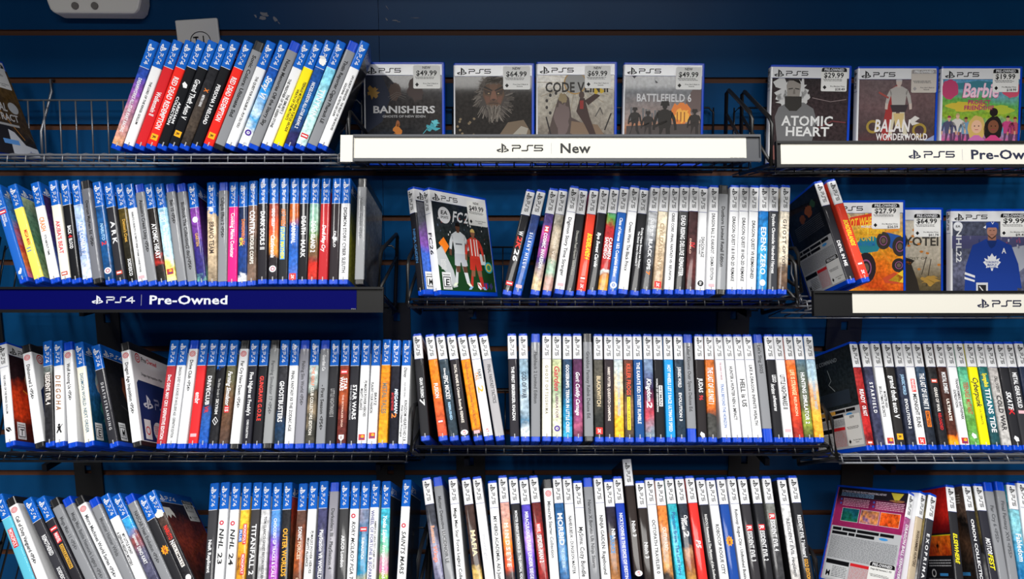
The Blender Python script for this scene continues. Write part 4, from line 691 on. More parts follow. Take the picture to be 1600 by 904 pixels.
# ------------------------------------------------------------------ wire baskets
def lp(key, x, d, u):
    a, P0, U, Nd = ROWS[key]; return P0 + Vector((x, 0, 0)) + Nd * d + U * u
def wx(key, px, py=None):
    a, P0, U, Nd = ROWS[key]; return hit(px, py or 452 - FPX * 0 + 0, P0, Nd).x if py else ray(px, 452).x
def basket(key, pl, pr, ypix, label, front=(-0.012, -0.006), depth=0.150, hb=0.105, plates=(), fr=WIRE, side=(True, True), step=0.0265, fu=-0.0032, sh=(None, None), sd=None, hk=(.12, .88)):
    xl = hit(pl, ypix, ROWS[key][1], ROWS[key][3]).x; xr = hit(pr, ypix, ROWS[key][1], ROWS[key][3]).x
    d0 = front[0]; r = bpy.data.objects.new('wire_basket', None); C.objects.link(r); r.location = lp(key, (xl + xr) / 2, depth, -0.004)
    r.empty_display_size = 0.03; bpy.context.view_layer.update() if False else None
    inv = Matrix.Translation(-r.location)
    tag(r, label, 'wire basket', 'black wire baskets hung on the blue wall')
    def B(m_, name, mats, sm=True):
        o = m_.build(name, mats, None, None, sm); o.data.transform(inv); o.parent = r; return o
    for d, u, rad in ((d0, fu - .0035, 0.0018), (d0 - 0.004, fu - 0.0160, 0.0016)):
        q = MB(); q.tube([lp(key, xl, d + .012, u), lp(key, xl + .004, d, u), lp(key, xr - .004, d, u), lp(key, xr, d + .012, u)], rad); B(q, 'front_rail', [fr])
    q = MB(); n = int((xr - xl) / step)
    for i in range(n + 1):
        x = xl + (xr - xl) * i / n
        q.tube([lp(key, x, d0 - 0.004, fu - 0.0160), lp(key, x, d0 - 0.0005, fu - 0.0030), lp(key, x, d0 + .010, fu - 0.0002), lp(key, x, depth, fu - 0.0002)], 0.0011, 6)
    for d in (0.03, 0.09, depth): q.tube([lp(key, xl, d, fu - 0.0030), lp(key, xr, d, fu - 0.0030)], 0.0016, 6)
    B(q, 'floor_grid', [fr])
    q = MB()
    for i in range(n + 1):
        x = xl + (xr - xl) * i / n
        q.tube([lp(key, x, depth, -0.004), lp(key, x, depth, hb)], 0.0013, 6)
    q.tube([lp(key, xl, depth, -0.004), lp(key, xl, depth, hb - .008), lp(key, xl + .008, depth, hb), lp(key, xr - .008, depth, hb), lp(key, xr, depth, hb - .008), lp(key, xr, depth, -0.004)], 0.0018, 6)
    B(q, 'back_grid', [fr])
    for sx, on, hh in ((xl - 0.0035, side[0], sh[0]), (xr + 0.0035, side[1], sh[1])):
        if not on: continue
        ht = hh or hb; de = sd or depth
        q = MB(); pp = [(de - .012, -.012), (de - .012, ht + .012), (de - .024, ht + .014), (0.004, .058), (-0.006, .046), (-0.006, -.012), (de - .012, -.012)]
        q.tube([lp(key, sx, d, u) for d, u in pp], 0.0032, 8)
        q.tube([lp(key, sx, de - .016, ht * .76), lp(key, sx, .0, -.006)], 0.0026, 8)
        B(q, 'side_frame', [BLKST])
    for (x0, x1, y0, y1) in plates:
        q = MB(); a_ = atY(x0, y0, WALLY - 0.004); b_ = atY(x1, y1, WALLY - 0.004); c_ = atY((x0 + x1) / 2, y0, WALLY - 0.004)
        zt = a_.z + 0.012; w3 = (b_.x - a_.x); cx = (a_.x + b_.x) / 2; zm = (a_.z + b_.z) / 2 + .3 * (a_.z - b_.z)
        # plate with a keyhole slot: four strips round the opening
        q.box((a_.x, WALLY - 0.0045, b_.z), (cx - .006, WALLY - 0.0015, zt)); q.box((cx + .006, WALLY - 0.0045, b_.z), (b_.x, WALLY - 0.0015, zt))
        q.box((cx - .006, WALLY - 0.0045, b_.z), (cx + .006, WALLY - 0.0015, zm)); q.box((cx - .006, WALLY - 0.0045, zm + .016), (cx + .006, WALLY - 0.0015, zt))
        # arm from the plate to the basket
        back = lp(key, 0, depth, -0.006)
        q.box((cx - .004, back.y - .02, max(zt - .012, back.z - .012)), (cx + .004, WALLY - 0.002, max(zt, back.z)))
        B(q, 'mounting_plate', [BLKST], False)
    # two hooks into the slatwall groove
    for f in hk:
        x = xl + (xr - xl) * f; top = lp(key, x, depth, hb)
        gz = Z0 - round((Z0 - top.z) / PITCH - .25) * PITCH
        if abs(gz - top.z) > .06: continue
        q = MB(); q.tube([lp(key, x, depth, -.004), lp(key, x, depth, hb * .5), Vector((x, WALLY - .006, gz - .02)), Vector((x, WALLY - .005, gz)), Vector((x, WALLY + .004, gz + .0005))], 0.0022, 8); B(q, 'wall_hook', [fr])
    return xl, xr
basket('A', -120, 532, 236, 'long grey wire basket, upper left, partly empty at its left end', fr=WIRE2, side=(True, False))
basket('A', 551, 1168, 236, 'wire basket behind the white sign reading New', plates=(), fr=WIRE, hb=.098, depth=.178, fu=-.010, sh=(.032, None), sd=.13)
basket('A2', 1206, 1760, 247, 'wire basket behind the white sign at the upper right', fr=WIRE, depth=.178, fu=-.009, sd=.14)
basket('Bl', -120, 590, 446, 'wire basket behind the dark blue sign', plates=((148, 192, 486, 575), (598, 643, 483, 575), (-30, 10, 490, 575)), side=(True, True))
basket('Bm', 641, 1239, 462, 'uncovered wire basket in the middle of the second row', plates=((716, 763, 483, 560), (1122, 1168, 483, 560)))
basket('Br', 1253, 1760, 452, 'wire basket behind the right-hand white sign of the second row', plates=((1293, 1340, 494, 600),), fr=WIRE2, hb=.010, fu=-.025, depth=.142, sh=(.07, None), sd=.13)
basket('Cl', -120, 638, 702, 'uncovered wire basket at the left of the third row', plates=((115, 165, 724, 800), (588, 633, 735, 762)), side=(True, False))
basket('Cm', 648, 1291, 692, 'uncovered wire basket in the middle of the third row', plates=((713, 758, 718, 762), (1139, 1185, 715, 760)), sh=(.065, .06))
basket('Cr', 1307, 1760, 704, 'uncovered wire basket at the right of the third row', plates=((1317, 1363, 715, 762),), fr=WIRE2)
def low(key):
    a_, P0_, U_, N_ = ROWS[key]; return min((pose(key, *row[:4])[0] - P0_).dot(U_) - .0071 * abs(math.sin(pose(key, *row[:4])[2])) for row in DATA[key]) - .0032
basket('Dl', -120, 645, 952, 'wire basket at the left of the bottom row', side=(True, False), fu=low('Dl'), hk=(.3, .7))
basket('Dm', 655, 1279, 946, 'wire basket in the middle of the bottom row', fu=low('Dm'), hk=(.3, .6))
basket('Dr', 1290, 1760, 952, 'wire basket at the right of the bottom row', fu=low('Dr'), side=(False, True), hb=.06, hk=(.5, .9))
# ------------------------------------------------------------------ sign holders
def sign(x0, x1, y0, y1, Y, tilt, paper_m, rail_m, px0, px1, label, texts, ink, endcap=None):
    ym = (y0 + y1) / 2; c = atY(800, ym, Y); t = math.radians(tilt); up = Vector((0, math.sin(t), math.cos(t))); n = Vector((0, -math.cos(t), math.sin(t)))
    top = hit(800, y0, c, n); bot = hit(800, y1, c, n); h = (top - bot).length; org = bot
    sc = (hit(801, ym, c, n) - hit(800, ym, c, n)).length
    X = lambda px: (px - 800) * sc
    r = bpy.data.objects.new('sign_holder', None); C.objects.link(r); cx = (X(x0) + X(x1)) / 2
    R = Matrix(((1, 0, 0), (0, -n.y, up.y), (0, -n.z, up.z))); r.matrix_world = Matrix.Translation(org + Vector((cx, 0, 0))) @ R.to_4x4()
    tag(r, label, 'sign')
    a, b = X(x0) - cx, X(x1) - cx
    q = MB(); q.box((a, 0.0008, 0), (b, 0.0030, h)); q.box((a, -.0026, h - .0034), (b, 0.001, h)); q.box((a, -.0026, 0), (b, 0.001, .0034)); q.box((a, -.0016, .0034), (b, .001, .0046)); q.box((a, 0.003, .010), (b, .008, .015))
    if px0 > x0 + 1.5 and endcap is None: pass
    q.box((b, -.0022, 0), (b + .0012, 0.006, h)); q.box((a - .0012, -.0022, 0), (a, 0.006, h))
    q.build('channel', [rail_m], r)
    pz0, pz1 = .0037, h - .0037
    q = MB(); q.box((X(px0) - cx, -.0001, pz0), (X(px1) - cx, .0007, pz1)); pp = q.build('paper_insert', [paper_m], r)
    fl = Flat(lambda u, v, ly: (u, -.0003 - .00012 * ly, v))
    for t_ in texts:
        fl = Flat(lambda u, v, ly: (u, -.0003 - .00012 * ly, v)); k = t_[0]
        if k == 'logo': fl.logo(X(t_[1]) - cx, h / 2, t_[2] * sc, ink)
        elif k == 'word': fl.word(X(t_[1]) - cx, h / 2 - t_[3] * sc * .5, t_[3] * sc, t_[4], ink, w=(t_[2] - t_[1]) * sc)
        elif k == 'bar': fl.rect(X(t_[1]) - cx - .00025, h / 2 - .0085, X(t_[1]) - cx + .00025, h / 2 + .0075, '9a9aa0')
        elif k == 'txt': fl.text(t_[1], X(t_[2]) - cx, h / 2 - t_[4] * sc * .5, (t_[3] - t_[2]) * sc, t_[4] * sc, ink, 0, 1)
        elif k == 'fine': fl.text(t_[1], X(t_[2]) - cx, .0048, (t_[3] - t_[2]) * sc, .0012, '8a8a8a')
        nm = {'logo': 'platform_logo', 'bar': 'divider_line'}.get(k, 'sign_lettering'); link(nm, fl.mesh(nm), pp)
    if endcap:
        q = MB(); q.box((X(endcap[0]) - cx, -.0008, -.0006), (X(endcap[1]) - cx, .0004, h - .0004)); q.build('loose_paper', [paper_m], r)
    return r
sign(553, 1187, 210.5, 252, 0.992, 12, SIGNW, RAIL, 553.5, 1166, 'white sign reading New in a grey channel, upper centre',
     [('logo', 785.5, 15.5), ('word', 800.5, 848, 9.6, '5'), ('bar', 861.5), ('txt', 'New', 874.5, 922.5, 15.2), ('fine', 'PS5 New Header', 1141, 1163)], 'BK', endcap=(532, 554))
sign(1214, 1900, 220.5, 261.5, 0.992, 12, SIGNW, RAILK, 1220, 1900, 'white sign reading Pre-Ow, cut off at the upper right',
     [('logo', 1429, 15.5), ('word', 1444, 1491, 9.8, '5'), ('bar', 1503.5), ('txt', 'Pre-Owned', 1516, 1640, 14.6)], '1c2038')
sign(-200, 598, 448, 488, 0.992, 12, SIGNB, RAILK, -199, 557, 'dark blue sign reading Pre-Owned at the left',
     [('logo', 152.5, 14), ('word', 167, 210.5, 9.4, '4'), ('bar', 221), ('txt', 'Pre-Owned', 232.7, 356.8, 13.6), ('fine', 'PS4', 549, 556)], 'c9ccd4')
sign(1272, 1900, 454, 493.5, 0.996, 12, SIGNW, RAILK, 1332, 1900, 'white sign with a black end, right side of the second row',
     [('logo', 1536, 15), ('word', 1550.6, 1595, 9.6, '5'), ('bar', 1607), ('txt', 'Pre-Owned', 1620, 1744, 14)], '1c2038')
# ------------------------------------------------------------------ security sensor and mains outlet on the wall
c = atY(147.5, 27.5, WALLY - .032); sc = c.y / FPX * 1.03
r = bpy.data.objects.new('wall_sensor', None); C.objects.link(r); r.location = (c.x, WALLY, c.z + .0075); tag(r, 'white plastic box with two round grey buttons, upper left of the wall', 'sensor')
w = 69 * sc; q = MB(); pr = [(-w * .84, 0), (w * .84, -.001), (w * .93, .006), (w * .985, .02), (w, .06), (w, .085), (-w, .085), (-w, .06), (-w * .985, .02), (-w * .93, .006)]
n = len(pr); vs = [(x, -.032, z) for x, z in pr] + [(x * 1.02, -.0005, z - .002 if z < .03 else z) for x, z in pr]
q.add(vs, [tuple(range(n)), tuple(range(n, 2 * n))[::-1]] + [(k, n + k, n + (k + 1) % n, (k + 1) % n) for k in range(n)])
q.build('housing', [PLAST], r, bevel=.004)
for px in (118, 148.5):
    q = MB(); p = atY(px, 9.3, WALLY - .032); x = p.x - c.x; z = p.z - c.z - .0075
    q.tube([(x, -.0315, z), (x, -.0345, z)], .0057, 20); q.build('button', [BTN], r, smooth=False)
q = MB(); q.box((atY(98, 3, WALLY - .032).x - c.x, -.036, .0305), (atY(172, 3, WALLY - .032).x - c.x, -.0318, .055)); q.build('lens_cover', [PLAST], r, bevel=.002)
p = atY(307, 30, WALLY - .004); r = bpy.data.objects.new('outlet_plate', None); C.objects.link(r)
r.matrix_world = Matrix.Translation((p.x, WALLY - .0005, p.z)) @ Matrix.Rotation(math.radians(-3.5), 4, 'Y'); tag(r, 'tilted white mains outlet plate half hidden behind leaning cases', 'outlet')
q = MB(); q.box((-.0365, -.0065, -.108), (.0365, -.0005, 0)); q.build('cover_plate', [PLAST], r, bevel=.0025)
fl = Flat(lambda u, v, ly: (u, -.0072 - .0001 * ly, v)); fl.ring(.004, -.036, .0163, .0175, 'K', 1, .86)
fl.rect(-.004, -.041, -.002, -.029, 'K', 2); fl.rect(-.008, -.0315, .001, -.0293, 'K', 2); fl.rect(.0085, -.041, .0104, -.0285, 'K', 2)
m_ = fl.mesh('socket'); link('socket', m_, r)

# ------------------------------------------------------------------ cover art
FR = dict(sky=[(0, '2a68c8'), (60, '4a90d8'), (100, 'd04a4a'), (130, 'e8884a'), (165, 'd878b8')], green=[(0, 'c8d0a0'), (50, '6a8a74'), (100, '4a7a5a'), (165, '8a9a70')],
          night=[(0, '26204a'), (70, '4a2a6a'), (110, '2a3a80'), (165, '6a80c0')], neon=[(0, '14101e'), (70, '3a1e5a'), (120, '4a2a70'), (165, '7ac0a0')],
          olive=[(0, '1c4a8a'), (60, '4a5a4a'), (100, '8a8a30'), (165, '7a7a40')], grey=[(0, '8a8c90'), (90, '5a5c62'), (165, '2a2a2e')],
          lava=[(0, '2a1c24'), (55, '2c1a1e'), (85, 'c83a18'), (110, 'd8401a'), (140, '5a1c14'), (165, '2a1410')], white='W',
          ocean=[(0, '1a5a9a'), (60, '2a6ab0'), (110, '184a6a'), (165, '123a50')], black=[(0, '1c1c20'), (165, '161618')], tealc=[(0, '3a8a9a'), (165, 'b04a3a')],
          worn=[(0, '24304a'), (40, '2a1c1a'), (90, '7a3020'), (130, '4a2018'), (165, '2a1c1a')], rust=[(0, '1a3a7a'), (40, 'b03a2a'), (90, '6a4a34'), (165, '3a2a24')],
          mix=[(0, '4a4a4a'), (60, '8a7a4a'), (100, '2a2a2e'), (125, 'b0b0b2')])
def deco(r, fn, name, parent=None):
    fl = Flat(fn[0]); fn[1](fl); return link(name, fl.mesh(name), parent or r)
def sticker(fl, u, v, kind, price, member=None, w=42, h=34, L=20, faded=False):
    """store price sticker, u v = lower left corner"""
    k = '9a9696' if faded else 'K'
    fl.poly([(u + 1.5, v), (u + w - 1.5, v), (u + w, v + 1.5), (u + w, v + h - 1.5), (u + w - 1.5, v + h), (u + 1.5, v + h), (u, v + h - 1.5), (u, v + 1.5)], 'c4bcb4' if faded else 'e4e4e2', L)
    if kind == 'PRE': fl.poly([(u + .4, v + h - 7), (u + w - .4, v + h - 7), (u + w - .8, v + h - 2), (u + w - 3, v + h - .3), (u + 3, v + h - .3), (u + .8, v + h - 2)], k, L + 1) ; fl.text('PRE-OWNED', u + 5, v + h - 5.8, w - 10, 4.4, 'W', L + 2, 1)
    elif kind == 'NEW': fl.text('NEW', u + w * .34, v + h - 5.6, w * .3, 4.2, k, L + 1, 1)
    if price: fl.text(price, u + w * .1, v + h - 16.5, w * .78, 8.2, k, L + 1, 1)
    rr = random.Random(int(u * 7 + v))
    for i in range(3):
        x = u + 3 + i; 
        while x < u + w * .75: l = rr.uniform(1, 5); fl.rect(x, v + h - 19.2 - i * 1.5, x + l, v + h - 18.4 - i * 1.5, '6a6a6a', L + 1); x += l + .7
    fl.poly([(u + 3, v + 6.5), (u + 6.2, v + 10), (u + 9.4, v + 6.5), (u + 6.2, v + 3)], k, L + 1)
    if member: fl.text('Pro Member Price', u + w * .36, v + 7.2, w * .56, 2.2, '4a4a4a', L + 1); fl.text(member, u + w * .55, v + 1.6, w * .38, 4, k, L + 1, 1)
    elif kind: fl.text('Pros Get 5% Back in'.replace('%', ''), u + w * .36, v + 7.4, w * .56, 2, '5a5a5a', L + 1); fl.text('Rewards', u + w * .5, v + 4.2, w * .22, 2, '5a5a5a', L + 1)
def rating(fl, u, v, ch, L=4, w=19, h=27):
    fl.rect(u, v, u + w, v + h, 'W', L); fl.rect(u + 1.5, v + 3.5, u + w - 1.5, v + h - 7, 'K', L + 1); fl.poly([(u + 2.8, v + 5), (u + w - 2.8, v + 4.8), (u + w - 2.8, v + h - 8.4), (u + 2.8, v + h - 8.4)], 'W', L + 2)
    fl.text(ch, u + 5, v + 6.4, w - 10, h - 17, 'K', L + 3, 1, .12); fl.rect(u + 2, v + h - 5, u + w - 2, v + h - 3.2, '8a8a8a', L + 1); fl.rect(u + 2, v + 1.2, u + w - 2, v + 2.4, '8a8a8a', L + 1)
def blob(fl, cx, cy, rx, ry, code, L, seed=0, n=22, j=.25):
    q = random.Random(seed); fl.poly([(cx + rx * (1 + q.uniform(-j, j)) * math.cos(2 * math.pi * k / n), cy + ry * (1 + q.uniform(-j, j)) * math.sin(2 * math.pi * k / n)) for k in range(n)], code, L)
def fig(fl, cx, foot, h, skin, top, leg, L, hair='2a201c', lean=0, shoe='W', stride=.12, shorts=None):
    """printed standing figure seen from the front"""
    q = lambda x, y: (cx + x * h + lean * y * h, foot + y * h)
    fl.poly([q(-.10, .52), q(-.02, .5), q(-.03 - stride * .3, .27), q(-.05 - stride * .5, .02), q(-.11 - stride * .5, .02), q(-.11, .3)], leg, L)
    fl.poly([q(.02, .5), q(.10, .52), q(.12, .28), q(.12 + stride * .4, .02), q(.05 + stride * .4, .02), q(.03, .27)], leg, L)
    if shorts:
        fl.poly([q(-.115, .30), q(-.02, .30), q(-.035, .2), q(-.115, .2)], skin, L + .5); fl.poly([q(.03, .30), q(.13, .30), q(.135, .2), q(.05, .2)], skin, L + .5)
        fl.poly([q(-.12, .53), q(.12, .53), q(.15, .31), q(.02, .3), q(0, .42), q(-.02, .3), q(-.14, .31)], shorts, L + .8)
    for s, k in ((-.08 - stride * .5, -1), (.085 + stride * .4, 1)): fl.poly([q(s - .035, .03), q(s + .035, .03), q(s + .05 * k + .03, -.02), q(s + .05 * k - .03, -.02)], shoe, L + 1)
    fl.poly([q(-.11, .5), q(.11, .5), q(.13, .68), q(.16, .80), q(.05, .86), q(-.05, .86), q(-.16, .80), q(-.13, .68)], top, L + 1)
    for s in (-1, 1):
        fl.poly([q(s * .15, .81), q(s * .205, .70), q(s * .23, .56), q(s * .18, .55), q(s * .15, .66), q(s * .12, .74)], top, L + 1); fl.poly([q(s * .23, .57), q(s * .235, .47), q(s * .19, .46), q(s * .18, .56)], skin, L + 2)
    fl.rect(cx + lean * .85 * h - .03 * h, foot + .84 * h, cx + lean * .85 * h + .03 * h, foot + .89 * h, skin, L + 2)
    fl.ell(cx + lean * .93 * h, foot + .93 * h, .05 * h, .066 * h, skin, L + 3); fl.poly([(cx + lean * .95 * h + .055 * h * math.cos(a), foot + .945 * h + .062 * h * math.sin(a)) for a in [i * math.pi / 8 for i in range(9)]], hair, L + 4)
def fineprint(fl, u0, v0, u1, v1, code, L, lh=1.6, seed=3):
    q = random.Random(seed); v = v1
    while v > v0:
        u = u0
        while u < u1 - 1: l = min(q.uniform(1.5, 7), u1 - u); fl.rect(u, v - lh * .42, u + l, v, code, L); u += l + .8
        v -= lh
def backpanel(fl, top, v_split=88, pics=(), red='R', tcol='9a9aa0', panel='b4b6ba'):
    fl.rect(1, v_split, 129, 166, top, 1); fl.rect(1, 7, 129, v_split, panel, 1)
    for i, w in enumerate((17, 26, 40, 24)): fl.rect(4 + sum((17, 26, 40, 24)[:i]) + i * 2, v_split - 7, 4 + sum((17, 26, 40, 24)[:i + 1]) + i * 2, v_split - 2, 'K', 2)
    for i, w in enumerate((30, 12, 34)): fl.rect(4 + sum((30, 12, 34)[:i]) + i * 2, v_split - 14, 4 + sum((30, 12, 34)[:i + 1]) + i * 2, v_split - 9, 'K', 2)
    fl.ell(100, v_split - 11, 8, 2.2, 'SB', 2)
    fineprint(fl, 4, 44, 126, v_split - 17, '55575c', 2, 1.7)
    fl.rect(4, 34, 48, 41, 'K', 2); fl.rect(5, 10, 47, 33, 'c8cacc', 2); fineprint(fl, 18, 13, 46, 31, '55575c', 3, 2.6); fl.text('M', 7, 14, 9, 9, 'K', 3, 1)
    fl.rect(50, 36, 84, 41, red, 2); fineprint(fl, 50, 10, 84, 35, 'c05a5a', 2, 1.8, 5)
    for i, (u, v, w, h, c_) in enumerate(pics): fl.rect(u - .5, v - .5, u + w + .5, v + h + .5, 'W', 2); fl.rect(u, v, u + w, v + h, c_, 3)
# particular covers: name -> (surface, drawing, part name)
def c_M1(fl):
    fl.rect(2, 7, 129, 146, ([(0, '6a6c74'), (50, '4a4c58'), (90, '7a4aa0'), (110, '3a60c0'), (165, '2a60b8')], .5, 20, .35), 1); rating(fl, 6, 9, 'M')
def c_M2(fl):
    fl.rect(2, 7, 129, 148, ([(0, '16202a'), (60, '2a3034'), (95, '1c2622'), (120, '1a4a24'), (165, '123418')], .3, 30, .4), 1)
    q = random.Random(4)
    for i in range(70): fl.rect(*(lambda a, b, s: (a, b, a + s, b + s * 1.6))(q.uniform(4, 126), q.uniform(72, 125), q.uniform(.8, 2.4)), q.choice(['c8ccd0', '8a3a34', '4a5a70', 'd8d8d8', '26262a', 'a84838']), 2)
    fl.poly([(2, 52), (22, 62), (60, 58), (129, 60), (129, 7), (2, 7)], '173c1e', 2)
    fl.poly([(2, 70), (14, 78), (34, 40), (40, 14), (30, 12), (20, 34), (2, 48)], 'b8bcc0', 3); fl.poly([(8, 82), (20, 92), (30, 78), (20, 66)], 'O', 3)
    fl.poly([(52, 66), (64, 64), (66, 52), (46, 54)], 'c8c8c4', 3); fl.rect(98, 52, 112, 70, 'c8d0d4', 3)
    fl.ell(27, 128, 13.5, 13.5, 'W', 4, 28); fl.text('EA', 19, 129, 15, 6.5, 'K', 5, 1, .2); fl.text('SPORTS', 18, 122.5, 17, 4, 'K', 5, 1, .2)
    fl.text('FC', 43, 120, 24, 17, 'W', 4, 1, .28); fl.text('26', 70, 120, 20, 17, 'W', 4, 1, .28)
    fig(fl, 52, 17, 101, '5a3a2c', 'c4c8cc', 'c8ccd0', 6, '14100e', .02, 'e0e8d0', shorts='b4b8c0'); fig(fl, 86, 12, 99, '8a5a44', 'c8382c', 'b03028', 6, 'd8b86a', .02, '8ab0d8', shorts='c03428')
    for k in (-6, 2, 8): fl.rect(86 + k, 66, 88.4 + k, 94, 'e0d8d4', 9)
    fl.rect(45, 82, 60, 84.4, '5a5c64', 9)
    fl.ell(118, 48, 9.5, 9.5, '2aa0b8', 5); fl.ell(118, 48, 7, 7, 'd8c040', 6); fl.ell(118, 48, 4.6, 4.6, '3a8a6a', 7)
    rating(fl, 8, 9, 'E'); fineprint(fl, 8, 40, 20, 56, 'd8d8d8', 4, 2.4)
    fl.poly([(92, 10), (98, 14), (99, 22), (86, 22), (87, 14)], 'e8e0e0', 5); fl.stroke([(88, 20), (97, 12)], 2, 'R', 6)
    fl.poly([(106, 10), (112, 14), (112, 22), (101, 22), (101, 14)], '2a3a8a', 5); fl.rect(105, 12, 108, 21, 'R', 6); fl.poly([(118, 10), (123, 16), (120, 23), (114, 18)], '3a3a6a', 5)
def s_M2(fl): sticker(fl, 82, 118, 'NEW', '$49.99', w=46, h=44, L=12); fl.text('NEW', 102, 158, 14, 4, 'K', 13, 1) if False else None
def c_CL1(fl):
    fl.ring(52, 112, 14, 17, 'b8a890', 2); rating(fl, 8, 11, 'T'); fl.stroke([(30, 92), (58, 78), (80, 66)], 2.4, 'e8902a', 3); fl.poly([(70, 7), (129, 7), (129, 60), (100, 70), (84, 40)], '241416', 2)
def c_white(fl):
    fl.ring(20, 146, 2.4, 4, 'R', 2); fl.ring(20, 146, 6, 8, 'R', 2); fl.text('Pre', 31, 142.5, 16, 8, 'K', 2, 1); fl.text('Owned', 48, 142.5, 34, 8, 'R', 2, 1)
    fl.text('Dragon Age Inquisition <PS4>', 26, 118, 70, 4.4, '3a3a3e', 2)
    fl.poly([(8, 9), (129, 9), (129, 108), (14, 108), (8, 102)], '1c2c60', 2); fl.logo(36, 74, 24, 'c8ccd8', 3); fl.word(58, 66, 16, '4', '8a94b8', 3, w=52)
    fl.rect(16, 12, 36, 44, 'd8d8dc', 3); fl.ring(26, 26, 5, 7, 'R', 4); fl.ell(58, 28, 15, 15, 'c8ccd4', 3); fineprint(fl, 47, 22, 70, 36, 'R', 4, 3)
def c_CL6(fl):
    blob(fl, 40, 110, 16, 34, 'b8ccd0', 2, 4); blob(fl, 52, 60, 20, 34, '3a8a80', 2, 6); blob(fl, 34, 96, 9, 9, 'd8b8b0', 3, 7); blob(fl, 74, 40, 14, 30, 'd0d8d8', 3, 8); blob(fl, 86, 84, 20, 36, '203a50', 3, 9); rating(fl, 8, 10, 'E')
def c_CL7(fl):
    blob(fl, 62, 100, 20, 26, '8a4a2e', 2, 11, j=.12); blob(fl, 74, 106, 18, 30, '161618', 3, 12); fl.stroke([(30, 70), (60, 56), (66, 40)], .8, '5a5a5e', 3); rating(fl, 10, 10, 'M', h=29)
def c_R1(fl):
    backpanel(fl, ([(0, '16181e'), (165, '1e2028')], .3, 30, .5), 84); fl.text('HELLO THERE', 30, 150, 60, 3, '3a3c44', 2) if False else None
    fineprint(fl, 20, 100, 118, 122, '4a4c54', 2, 3); blob(fl, 58, 130, 10, 7, '6a3a22', 2, 3); blob(fl, 84, 136, 12, 9, '8a4a2a', 2, 5); blob(fl, 104, 142, 8, 6, '2a4a34', 2, 6)
    sticker(fl, 86, 9, 'PRE', None, w=42, h=42, L=6)
def c_CR1(fl):
    backpanel(fl, ([(0, '1c2226'), (165, '20282c')], .3, 30, .5), 70); fl.text('TAKE COMMAND', 12, 146, 78, 6.5, '7a8086', 2, 1)
    fl.rect(10, 84, 30, 120, '4a5450', 2); blob(fl, 20, 100, 8, 16, '7a8a84', 3, 8); fl.stroke([(60, 136), (66, 118), (58, 112), (72, 100)], 1.4, '8a9498', 3); fl.rect(12, 76, 110, 98, '26303c', 2); fl.rect(22, 62, 64, 68, 'd8a040', 3)
    sticker(fl, 86, 10, 'NEW', None, w=40, h=48, L=6)
def c_DR1(fl):
    pics = ((16, 108, 32, 22, ([(0, '16408a'), (60, '1a6a4a'), (70, '2a60b0'), (100, 'c8b040')], .5, 60, .5)), (52, 108, 33, 22, ([(0, '8a5a8a'), (50, 'd88a4a'), (80, '3a4a9a'), (120, 'c8c8d8')], .8, 70, .6)), (88, 108, 34, 22, ([(0, 'e0701c'), (60, 'd84a1c'), (90, '26301c'), (120, 'e0a02a')], .8, 70, .6)))
    backpanel(fl, ([(0, '3a1a2e'), (25, '4a1c34'), (45, 'a82a64'), (90, '7a1c4a'), (165, '8a2050')], .15, 20, .1), 98, pics)
    fl.rect(1, 150, 129, 166, '1c1820', 2); fl.text('FLY THROUGH TIME AND PROTECT DRAGON BALL HISTORY', 8, 158, 84, 3.2, 'c8c0d0', 3, 1); fineprint(fl, 8, 152, 70, 157, '8ab0d8', 3, 2.4)
    fl.poly([(100, 164), (122, 164), (116, 154), (111, 149), (106, 154)], 'b8a83a', 3); blob(fl, 112, 151, 12, 2, '8a5a3a', 3, 5)
    for u in (14, 76): fineprint(fl, u, 134, u + 50, 147, 'e0a8c0', 3, 2.8); fl.ell(u - 4, 145, 2, 2, '4a5ab0', 3); fl.ell(u - 4, 138, 2, 2, '4a5ab0', 3)
    sticker(fl, 84, 6, 'PRE', None, w=44, h=44, L=6); fl.text('Dragon Ball Xenoverse 2 - PS5', 87, 38, 36, 2.6, 'K', 8)
def c_DR4(fl):
    fl.rect(1, 96, 129, 166, ([(0, 'c81c1c'), (40, 'e02a20'), (60, '8a1418'), (75, '5a1014')], .25, 25, .2), 1); fl.rect(1, 7, 129, 96, '1c1a1c', 1); fl.rect(60, 62, 128, 92, ([(0, 'e8a03a'), (80, 'f0701a'), (110, 'a82a10')], .4, 50, .4), 2); fl.rect(58, 92, 129, 93.4, 'Y', 2)
    fig(fl, 92, 66, 16, '26140e', '1c0e0a', '1c0e0a', 4, '1c0e0a', shoe='1c0e0a'); fineprint(fl, 64, 44, 124, 56, 'b8b8bc', 2, 4); fl.rect(92, 32, 114, 36, 'SB', 2); fl.ring(76, 36, 4, 6.4, 'c8c8c8', 2); fineprint(fl, 60, 18, 126, 28, '8a8a8a', 2, 2); sticker(fl, 60, 2, 'PRE', None, w=56, h=18, L=6)
def c_DR5(fl):
    fl.rect(1, 7, 129, 166, ([(0, '5a4a44'), (50, '6a5448'), (60, '1c1a1a'), (90, '5a4030'), (120, '2c2622')], .4, 30, .4), 1); fineprint(fl, 84, 140, 118, 154, 'c8c0b8', 2, 4); fl.rect(92, 32, 116, 37, 'SB', 2); sticker(fl, 88, 4, 'PRE', None, w=40, h=20, L=6)
